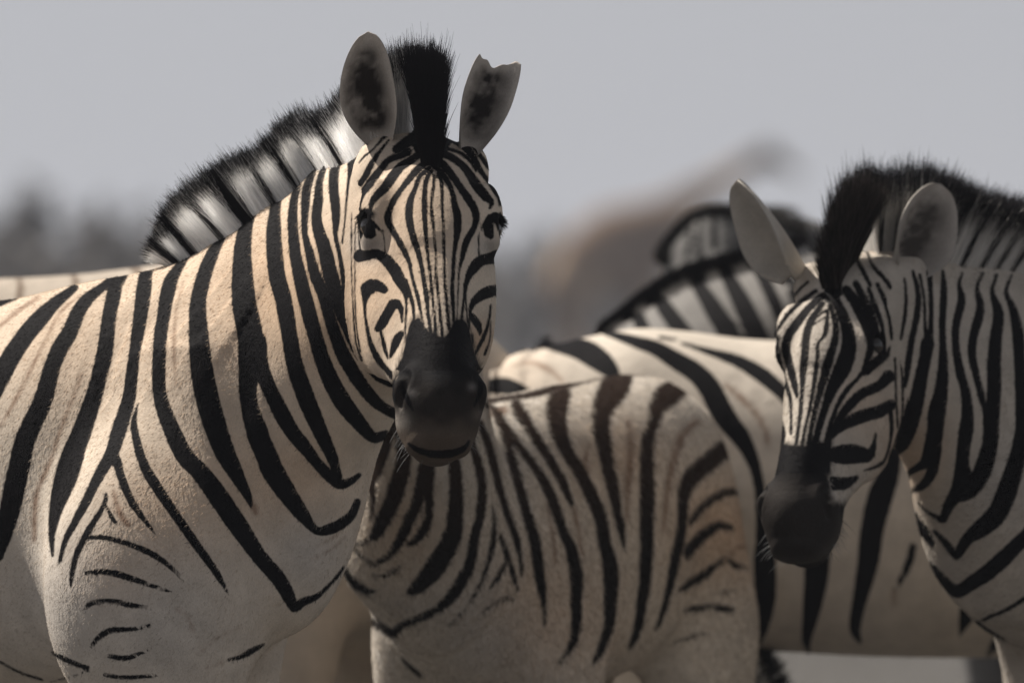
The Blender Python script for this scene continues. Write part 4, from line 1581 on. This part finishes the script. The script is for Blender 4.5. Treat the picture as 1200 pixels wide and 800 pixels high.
# ------------------------------------------------------------------ the zebra on the right
D_BODY = parse('''
1060,326,3 1062,350,5 1060,372,5 1056,397,4
1070,318,4 1076,345,7 1074,372,8 1068,400,8 1064,428,8 1061,452,4
1078,322,4 1083,350,4 1084,380,4 1086,398,8 1087,402,16 1084,420,15 1080,440,16 1075,465,18 1069,490,19 1060,515,18 1052,527,12 1044,534,5
1089,318,7 1091,350,6 1091,380,6 1088,400,12
1105,318,4 1106,345,9 1104,382,8 1105,407,9 1105,432,13 1103,457,17 1098,482,21 1096,505,20 1092,525,20 1086,540,15 1075,548,9 1060,556,7 1051,554,3
1098,525,12 1096,540,12 1091,555,13 1082,568,11 1070,573,6 1060,570,4
1128,320,3 1124,333,5 1127,352,10 1121,377,10 1120,402,9 1124,432,11 1131,457,12 1134,485,15 1132,505,18 1129,525,16 1127,550,17 1124,572,20 1112,592,14 1105,608,10 1097,605,6 1085,598,4 1076,588,3
1152,320,4 1145,337,5 1149,362,11 1141,392,11 1139,415,10 1144,440,9 1150,465,8 1155,482,8 1159,500,14
1168,322,4 1163,342,6 1170,367,13 1167,395,15 1165,425,17 1165,457,17 1163,485,18 1161,510,19 1159,525,20 1152,550,22 1139,572,20 1126,580,16
1186,322,3 1179,342,5 1187,362,10 1193,392,14 1195,430,14 1197,470,15 1198,500,17 1195,525,20 1188,552,22 1179,578,25 1168,602,24 1151,618,22 1135,630,15 1127,642,13 1121,651,9 1113,642,9 1104,631,7 1095,622,5
1203,330,4 1212,365,8 1222,400,14 1228,450,17 1232,500,18 1232,560,20 1220,605,20 1205,626,18 1190,640,18 1175,655,20 1155,672,19 1140,682,18 1128,690,16 1120,692,16 1110,684,12 1095,668,11 1080,655,10 1065,641,8 1055,625,5 1051,612,3
1061,578,5 1066,595,10 1075,612,12 1085,625,12 1093,638,6
1126,724,3 1145,730,5 1160,722,5 1180,714,5 1204,699,6
1148,731,3 1165,742,4 1180,750,2
''')
D_HEAD = parse('''
947,330,3 938,338,3 928,349,3.5 918,359,3.5 911,369,3.5 908,383,4 908,400,6 909,420,5 913,440,4
956,341,5 939,353,5 922,370,4 911,387,3
963,347,8 948,361,8 933,380,9 923,395,9 921,409,9 925,426,8 931,449,7 934,464,4
911,403,3 913,425,6 920,447,5 926,466,4 927,485,3 927,508,3
964,356,6 951,374,7 945,394,8 943,415,8 941,436,7 940,457,5 938,483,4 936,500,3.5 933,520,4
971,363,3 958,370,2.5 952,381,2.5 956,378,2 967,372,2
970,366,4 968,388,5 964,396,3 958,404,3.5 958,420,4.5 954,449,4.5 949,479,3.5 944,500,3.5 940,522,4
973,358,5 979,379,6 979,396,7 972,420,9 965,443,8 957,473,5.5 951,500,5 948,520,5
977,348,10 988,370,11 994,390,13 994,411,16 987,432,17 976,453,12 967,477,8 960,500,7 955,520,7
992,340,10 1005,358,12 1017,385,11 1021,405,8 1015,425,6 1008,440,4 993,456,5 982,474,5 973,498,5 967,520,4
1003,332,7 1012,350,8 1022,372,8 1028,395,6 1026,408,4
1018,338,4.5 1026,360,5.5 1033,380,4.5 1036,398,3
1028,333,4.5 1038,355,5.5 1043,375,4.5 1045,397,3
1018,277,4 1032,277,4
1000,297,3 1010,315,5 1020,335,4
1014,288,2 1022,310,4 1035,325,4.5 1046,342,3
1040,328,3 1049,350,4 1053,372,3
1041,441,13 1030,452,10 1012,460,10 1000,470,10 988,484,9 978,500,6 971,518,4
1044,474,11 1030,482,13 1012,487,13 995,494,12 982,503,8 974,512,5
1043,480,5 1045,500,4 1042,523,3 1036,540,3.5 1025,547,3.5 1013,551,2
974,533,14 990,532,20 1005,532,18 1018,533,12 1024,521,5 1026,508,3
974,566,14 990,566,12 1004,559,5
905,476,3 913,490,5 918,506,5 917,520,4
1049,420,3 1050,460,2.5 1052,500,2.5
1052,372,2 1056,420,2.5 1058,470,2.5 1056,500,2
''')
D_HEAD += [st_.copy() for st_ in D_BODY[:4]]
D_HEADPOLY = [[(1044, 404), (1036, 411), (1022, 419), (1012, 431), (1008, 441), (1018, 439), (1032, 428), (1043, 417)],
              [(965, 320), (985, 318), (988, 345), (976, 356), (966, 350)]]
D_MUZ = [(905, 540), (918, 521), (930, 523), (945, 524), (953, 515), (962, 520), (973, 518), (971, 560), (974, 588), (984, 590), (1000, 592), (1000, 690), (870, 690), (880, 560)]
zD = Zebra('zebra at the right edge with lowered face turned down and aside, ears spread wide', ((1335 - 600) * K * 17.45, 17.45), 130, .96)
zD.legs(fl=(-.02, .10), fr=(.07, -.12))
zD.neck([
    (*P(1262, 560, 17.32), .165, .28, .24),
    (*P(1175, 480, 17.20), .125, .25, .20),
    (*P(1100, 412, 17.10), .095, .18, .15),
    (*P(1035, 345, 17.05), .080, .11, .11)], side1=(.85, -.5, 0))
zD.head(P(990, 315, 17.0), -21, 38, -1.5, hs=.94, ws=.86)
for st_ in D_HEAD:
    st_[:, 2] *= 1.22
lookD = look_from(D_BODY, D_HEAD, (), valid=lambda q: (q[:, 0] < 1215) & (q[:, 1] > 300) & (q[:, 1] < 815), polys=[('h', p) for p in D_HEADPOLY],
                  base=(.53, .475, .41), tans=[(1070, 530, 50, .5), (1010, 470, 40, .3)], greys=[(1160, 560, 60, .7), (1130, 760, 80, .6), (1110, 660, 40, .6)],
                  muzzle=(D_MUZ, muzzle_colour(chin=(.06, .052, .046), mid=(.028, .024, .022)), 6.0, 556))
zD.build(.0092, .0027, M_COAT, lookD)
zD.eyes()
zD.whiskers()
zD.tail()
rowsD = mane_rows(zD, [
    (1022, 322, -.10, 1, .1, .125), (1045, 318, .05, 1, .15, .125), (1075, 318, .25, .97, .2, .120), (1100, 324, .34, .94, .2, .115), (1126, 330, .42, .90, .2, .110),
    (1150, 336, .45, .89, .2, .105), (1180, 344, .46, .88, .2, .100), (1215, 354, .46, .88, .2, .095), (1270, 372, .40, .9, .2, .08), (1310, 385, .3, .9, .2, .05)], 16.6, 17.9)
zD.mane(rowsD, 26000, band_mane([(1032, 5), (1048, 6), (1066, 6), (1085, 7), (1105, 7), (1127, 6), (1150, 6), (1168, 5), (1185, 5), (1205, 6), (1230, 8)], tip=.68, white=(.52, .48, .43)), width=.016, rad=.0005, jit=.08)
topD = [(*zD.H(h, f, 0), dx, dy, dz, ln) for h, f, dx, dy, dz, ln in [
    (-.02, -.01, .22, .05, 1.0, .13), (-.005, .005, .20, .0, 1.0, .125), (.015, .018, .12, -.06, .95, .105), (.04, .028, .0, -.15, .85, .075), (.07, .036, -.1, -.3, .5, .045)]]
zD.mane(topD, 6000, lambda p_, s, t: np.tile(np.array([.014, .011, .010]), (len(p_), len(t), 1)) * np.where(rng.random((len(p_), 1, 1)) < .3, 3.5, 1), width=.012, rad=.0006, jit=.13, name='forelock', snap=False)
zD.ear(P(938, 318, 17.04), P(864, 212, 17.0), (-.75, -.62, -.25), .088, cup=.55, spot=[(P(944, 276, 16.98), .020)], dark=.15, hairs=300, rim=(.52, .49, .45), inner=(.3, .28, .26), outer=(.60, .56, .50))
zD.ear(P(1056, 322, 17.02), P(1103, 216, 17.04), (.42, -.90, -.1), .102, cup=.40, dark=.62, hairs=800, rim=(.46, .42, .38), inner=(.12, .105, .095), outer=(.62, .58, .52))
print('D', len(zD.V), round(time.time() - T0, 1))


# ------------------------------------------------------------------ the long-backed zebra behind
C_BODY = parse('''
585,424,2 594,416,3 612,410,4 630,402,5
628,402,6 645,404,12 660,405,20 680,409,26 697,418,28 712,430,22 722,442,12 727,450,4
555,452,12 575,452,18 592,452,20 610,458,16 632,467,4
698,386,4 725,394,10 750,402,15 770,409,18 795,424,22 817,438,24 832,455,26 842,475,27 852,492,26 868,512,22 879,532,17 887,555,13 891,580,13 894,610,17 896,634,22 896,657,26 897,681,26 897,705,23 894,729,17 890,753,6
800,402,4 828,411,8 860,421,14 885,434,18 905,449,18 922,466,16 935,490,16 940,520,20
773,395,4 792,398,3
953,560,20 957,610,28 958,650,30 956,680,28 951,715,21 945,750,11 949,768,3
1050,500,16 1043,550,24 1032,580,30 1022,620,28 1017,660,25 1008,700,18 1002,736,13 1009,754,4
1070,640,10 1065,660,10 1058,675,8 1050,690,5
''')
C_BROWN = parse('''
600,428,3 625,425,6 645,434,7 660,446,4
850,450,5 870,468,8 886,485,8 897,505,7 900,522,4
1050,690,5 1045,712,3
''')
BODY_C = [(-1.06, 1.00, .085, .13), (-0.98, 1.03, .17, .19), (-0.80, 1.01, .225, .26), (-0.58, .985, .235, .265),
          (-0.34, .975, .245, .27), (-0.10, .985, .225, .28), (0.08, .995, .195, .275), (0.24, .965, .175, .225), (0.36, .95, .13, .15)]
zC = Zebra('zebra standing side-on with its broad-striped rump and belly behind the young one', (.935, 18.65), 3, .955, body=BODY_C)
zC.legs(hl=(-.86, .13), hr=(-.78, -.14))
zC.neck([(*zC.p(.18, 0, 1.0), .15, .26, .22), (*zC.p(.42, 0, 1.18), .11, .2, .17), (*zC.p(.62, 0, 1.36), .08, .14, .12), (*zC.p(.72, 0, 1.45), .07, .1, .1)])
zC.head(zC.p(.76, 0, 1.47), 90, 40, 0, hs=.95)
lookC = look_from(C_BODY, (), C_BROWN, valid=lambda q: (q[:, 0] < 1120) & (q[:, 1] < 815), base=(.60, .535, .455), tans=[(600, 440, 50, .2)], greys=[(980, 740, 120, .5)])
zC.build(.0090, None, M_COAT, lookC)
zC.eyes()
zC.tail()
for sg in (-1, 1):
    zC.ear(zC.H(-.02, -.05, .05 * sg), zC.H(-.15, -.10, .10 * sg), zC.fd, .07, hairs=100)
rowsC = [(*(lambda c, V, b: c + V * b * .95)(*[zC.neck_t.at(s)[k] for k in (0, 3, 5)]), *(zC.neck_t.at(s)[3]), .09) for s in np.linspace(.12, .98, 8)]
zC.mane(rowsC, 5000, band_mane([(1420, 20), (1470, 20)], tip=.6), width=.014, rad=.0009)
print('C', len(zC.V), round(time.time() - T0, 1))


# ------------------------------------------------------------------ the zebra whose bristling neck shows over that back
E_BODY = parse('''
672,372,16 684,392,14
700,362,14 712,382,14 722,400,14
736,346,14 748,372,16 758,395,16
762,334,14 780,362,19 800,390,22 812,412,22
813,325,14 835,360,22 855,392,25 868,420,25
847,314,14 868,352,22 888,395,25 898,430,25
880,300,11 898,333,15 912,365,15 925,400,16
905,296,11 925,330,14 945,370,15
''')
zE = Zebra('zebra mostly hidden, only its striped neck and dark mane showing over a broad back', ((745 - 600) * K * 20.1, 20.1), 94, .915)
zE.legs()
zE.neck([
    (*P(770, 500, 19.85), .13, .20, .20),
    (*P(838, 430, 19.72), .11, .16, .17),
    (*P(905, 388, 19.66), .09, .125, .13),
    (*P(965, 350, 19.62), .075, .09, .10)], side1=(.55, .83, 0), side0=(.80, .60, 0))
zE.head(P(978, 345, 19.6), 35, 14, 0, hs=.95)
lookE = look_from(E_BODY, (), (), valid=lambda q: (q[:, 0] > 640) & (q[:, 0] < 1000) & (q[:, 1] < 460), base=(.23, .22, .208))  # white hair set this dark to imitate a neck in shade
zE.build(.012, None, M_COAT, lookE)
zE.eyes()
zE.tail()
for sg in (-1, 1):
    zE.ear(zE.H(-.02, -.05, .05 * sg), zE.H(-.10, -.10, .07 * sg), zE.fd, .07, hairs=100)
rowsE = mane_rows(zE, [
    (672, 386, -.5, .7, .1, .018), (700, 374, -.4, .9, .1, .026), (740, 360, -.35, .92, .1, .034), (790, 342, -.3, .95, .1, .038), (850, 324, -.25, .96, .1, .038), (900, 308, -.2, .97, .1, .038), (940, 300, -.1, .97, .1, .03)], 19.0, 20.6)
zE.mane(rowsE, 9000, band_mane([(680, 16), (704, 16), (740, 16), (770, 18), (820, 18), (853, 18), (886, 16)], tip=.42, white=(.24, .23, .22)), width=.022, rad=.0008, jit=.28)
print('E', len(zE.V), round(time.time() - T0, 1))

# ------------------------------------------------------------------ the arched neck farther back
zG = Zebra('far zebra with arched dark-maned neck, mostly hidden beside a tilted ear', ((1265 - 600) * K * 22.2, 22.2), 150, .94)
zG.legs()
zG.neck([
    (*P(1130, 430, 22.0), .13, .20, .19), (*P(1000, 372, 21.85), .11, .16, .16), (*P(895, 325, 21.7), .10, .13, .14), (*P(838, 296, 21.6), .08, .075, .10), (*P(812, 312, 21.55), .07, .06, .09)])
zG.head(P(806, 318, 21.5), -50, 16, 0, hs=.92)
lookG = look_from(parse('''
808,262,6 806,300,7
822,256,6 820,300,7
838,252,6 836,300,7
852,252,6 852,300,7
868,256,8 866,300,7
884,262,8 880,310,7'''), (), (), valid=lambda q: (q[:, 0] > 770) & (q[:, 0] < 930) & (q[:, 1] < 350), base=(.17, .165, .16))  # shade on this neck is put into the base colour
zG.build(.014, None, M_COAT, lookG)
zG.eyes()
zG.tail()
for sg in (-1, 1):
    zG.ear(zG.H(-.0, -.05, .05 * sg), zG.H(-.07, -.12, .07 * sg), zG.fd, .05, hairs=100, dark=.2)
rowsG = mane_rows(zG, [(795, 312, -.8, .5, 0, .03), (800, 285, -.8, .6, 0, .022), (815, 264, -.5, .85, 0, .022), (840, 256, -.1, 1, 0, .022), (865, 264, .4, .9, 0, .022), (890, 285, .6, .8, 0, .022), (915, 315, .7, .7, 0, .03)], 21.0, 22.2)
zG.mane(rowsG, 5000, lambda p_, s, t: np.tile(np.array([.03, .028, .027]), (len(p_), len(t), 1)), width=.02, rad=.0008)
print('G', len(zG.V), round(time.time() - T0, 1))

# ------------------------------------------------------------------ the dusty zebra behind the first one, grazing
BODY_F = [(-1.06, 1.03, .085, .13), (-0.98, 1.03, .17, .19), (-0.80, 1.00, .225, .265), (-0.58, .965, .235, .28),
          (-0.34, .955, .25, .295), (-0.10, .965, .225, .31), (0.08, .965, .195, .31), (0.24, .94, .175, .24), (0.36, .92, .13, .16)]
zF = Zebra('dusty pale zebra behind the watchful one, only its back and the lower belly showing', ((335 - 600) * K * 18.75, 18.75), 8, 1.04, body=BODY_F)
zF.legs(fl=(.10, .12), fr=(.02, -.13))
zF.neck([(*zF.p(.20, 0, .92), .14, .24, .20), (*zF.p(.42, 0, .80), .10, .17, .15), (*zF.p(.60, 0, .62), .08, .12, .12), (*zF.p(.70, 0, .48), .07, .09, .10)])
zF.head(zF.p(.72, 0, .44), 90, 40, 0, hs=.62)


def fin_f(z, V, N, Q, h, a):
    a['ink'] = a['ink'] - 6
    a['ink'][Q[:, 1] > 660] -= 6
    return a


lookF = look_from((), (), (), ink_col=(.20, .145, .105), base=(.46, .40, .335), finish=fin_f)
zF.build(.011, None, M_COAT, lookF)
zF.eyes()
zF.tail()
for sg in (-1, 1):
    zF.ear(zF.H(-.02, -.05, .05 * sg), zF.H(-.15, -.10, .10 * sg), zF.fd, .05, hairs=60)
rowsF = [(*(lambda c, V, b: c + V * b * .95)(*[zF.neck_t.at(s)[k] for k in (0, 3, 5)]), *(zF.neck_t.at(s)[3]), .07) for s in np.linspace(.10, .98, 8)]
zF.mane(rowsF, 4000, band_mane([(420, 20), (470, 20)], tip=.6), width=.014, rad=.0010)
print('F', len(zF.V), round(time.time() - T0, 1))

zB.fur(120000, .011, .00036, 1.5, lift=.5, flow=lambda R, z: np.tile(-z.F * .6 + np.array([0, 0, -.8]), (len(R), 1)))
zD.fur(70000, .008, .00035, 1.2, flow=flow_near)


# ------------------------------------------------------------------ the long-necked animal far off
def giraffe():
    D = 200.0
    g = thing('giraffe', 'out-of-focus tan long-necked animal far off, leaning its neck to the right', 'giraffe', ((705 - 600) * K * D, D, 0))
    k = K * D
    F = Field()
    U = np.array([0, 1.0, 0])
    F.add(Tube([(*P(655, 345, D), .35, 25 * k, 25 * k), (*P(690, 312, D), .50, 44 * k, 46 * k), (*P(728, 290, D), .52, 50 * k, 52 * k), (*P(762, 275, D), .42, 36 * k, 44 * k), (*P(785, 268, D), .3, 22 * k, 26 * k)], U, n=2), .3)
    F.add(Tube([(*P(758, 272, D), .30, 30 * k, 30 * k), (*P(800, 240, D), .22, 20 * k, 20 * k), (*P(845, 213, D), .17, 14 * k, 14 * k), (*P(882, 190, D), .14, 11 * k, 11 * k), (*P(898, 183, D), .13, 10 * k, 10 * k)], U), .35)
    F.add(Tube([(*P(893, 183, D), .14, 10 * k, 10 * k), (*P(908, 186, D), .15, 11 * k, 11 * k), (*P(924, 196, D), .10, 7 * k, 7 * k), (*P(934, 204, D), .09, 6 * k, 6 * k)], U), .12)
    for x, y, s in ((668, 345, .22), (676, 340, -.22), (752, 310, .2), (760, 310, -.2)):
        b = P(x, y, D)
        F.add(Tube([(b[0], D + s, b[2], .22, .3, .3), (b[0], D + s, b[2] * .55, .12, .14, .14), (b[0] + .05, D + s, b[2] * .48, .13, .15, .15), (b[0], D + s, .3, .08, .09, .09), (b[0], D + s, 0, .12, .14, .14)], U), .15)
    V, Q = mesh_field(F, .07)
    c = vnoise(V, 2.6, 11)
    ink = (c - .42) * 20
    pale = np.tile(np.array([.42, .31, .215]), (len(V), 1))
    new_mesh('body', V, Q, M_COAT, g, attrs={'ink': ink, 'pale': pale, 'dark': np.tile(np.array([.27, .18, .12]), (len(V), 1))})
    for s in (-.1, .1):
        v, q = None, None
        t = Field()
        b = P(903, 178, D)
        t.add(Tube([(b[0], D + s, b[2], .04, .04, .04), (b[0] - .05, D + s, b[2] + .2, .045, .045, .045)], U), .01)
        v, q = mesh_field(t, .03)
        new_mesh('horn', v, q, M_BARK, g)
        t = Field()
        b = P(896, 180, D)
        t.add(Ell((b[0] - .08, D + s * 2.2, b[2] + .03), (.15, .08, .07)), .01)
        v, q = mesh_field(t, .03)
        new_mesh('ear', v, q, M_DRY, g)
    t = Field()
    b = P(645, 345, D)
    t.add(Tube([(b[0], D, b[2], .06, .06, .06), (b[0] - .15, D, b[2] - .8, .04, .04, .04), (b[0] - .12, D, b[2] - 1.5, .08, .08, .08)], U), .01)
    v, q = mesh_field(t, .03)
    new_mesh('tail', v, q, M_BARK, g)


giraffe()


# ------------------------------------------------------------------ dusty air
def haze():
    x0, x1, y0, y1, z0, z1 = -400, 400, -30, 900, -1.5, 14
    V = [(x, y, z) for x in (x0, x1) for y in (y0, y1) for z in (z0, z1)]
    F = [(0, 1, 3, 2), (4, 6, 7, 5), (0, 4, 5, 1), (2, 3, 7, 6), (0, 2, 6, 4), (1, 5, 7, 3)]
    m = bpy.data.materials.new('dust_haze')
    m.use_nodes = True
    nt = m.node_tree
    nt.nodes.clear()
    out = nt.nodes.new('ShaderNodeOutputMaterial')
    v = nt.nodes.new('ShaderNodeVolumePrincipled')
    v.inputs['Color'].default_value = (.80, .85, .96, 1)
    v.inputs['Density'].default_value = .0006
    nt.links.new(v.outputs[0], out.inputs['Volume'])
    o = new_mesh('haze', V, F, m, smooth=False)
    o['kind'] = 'stuff'


haze()
print('script', round(time.time() - T0, 1))
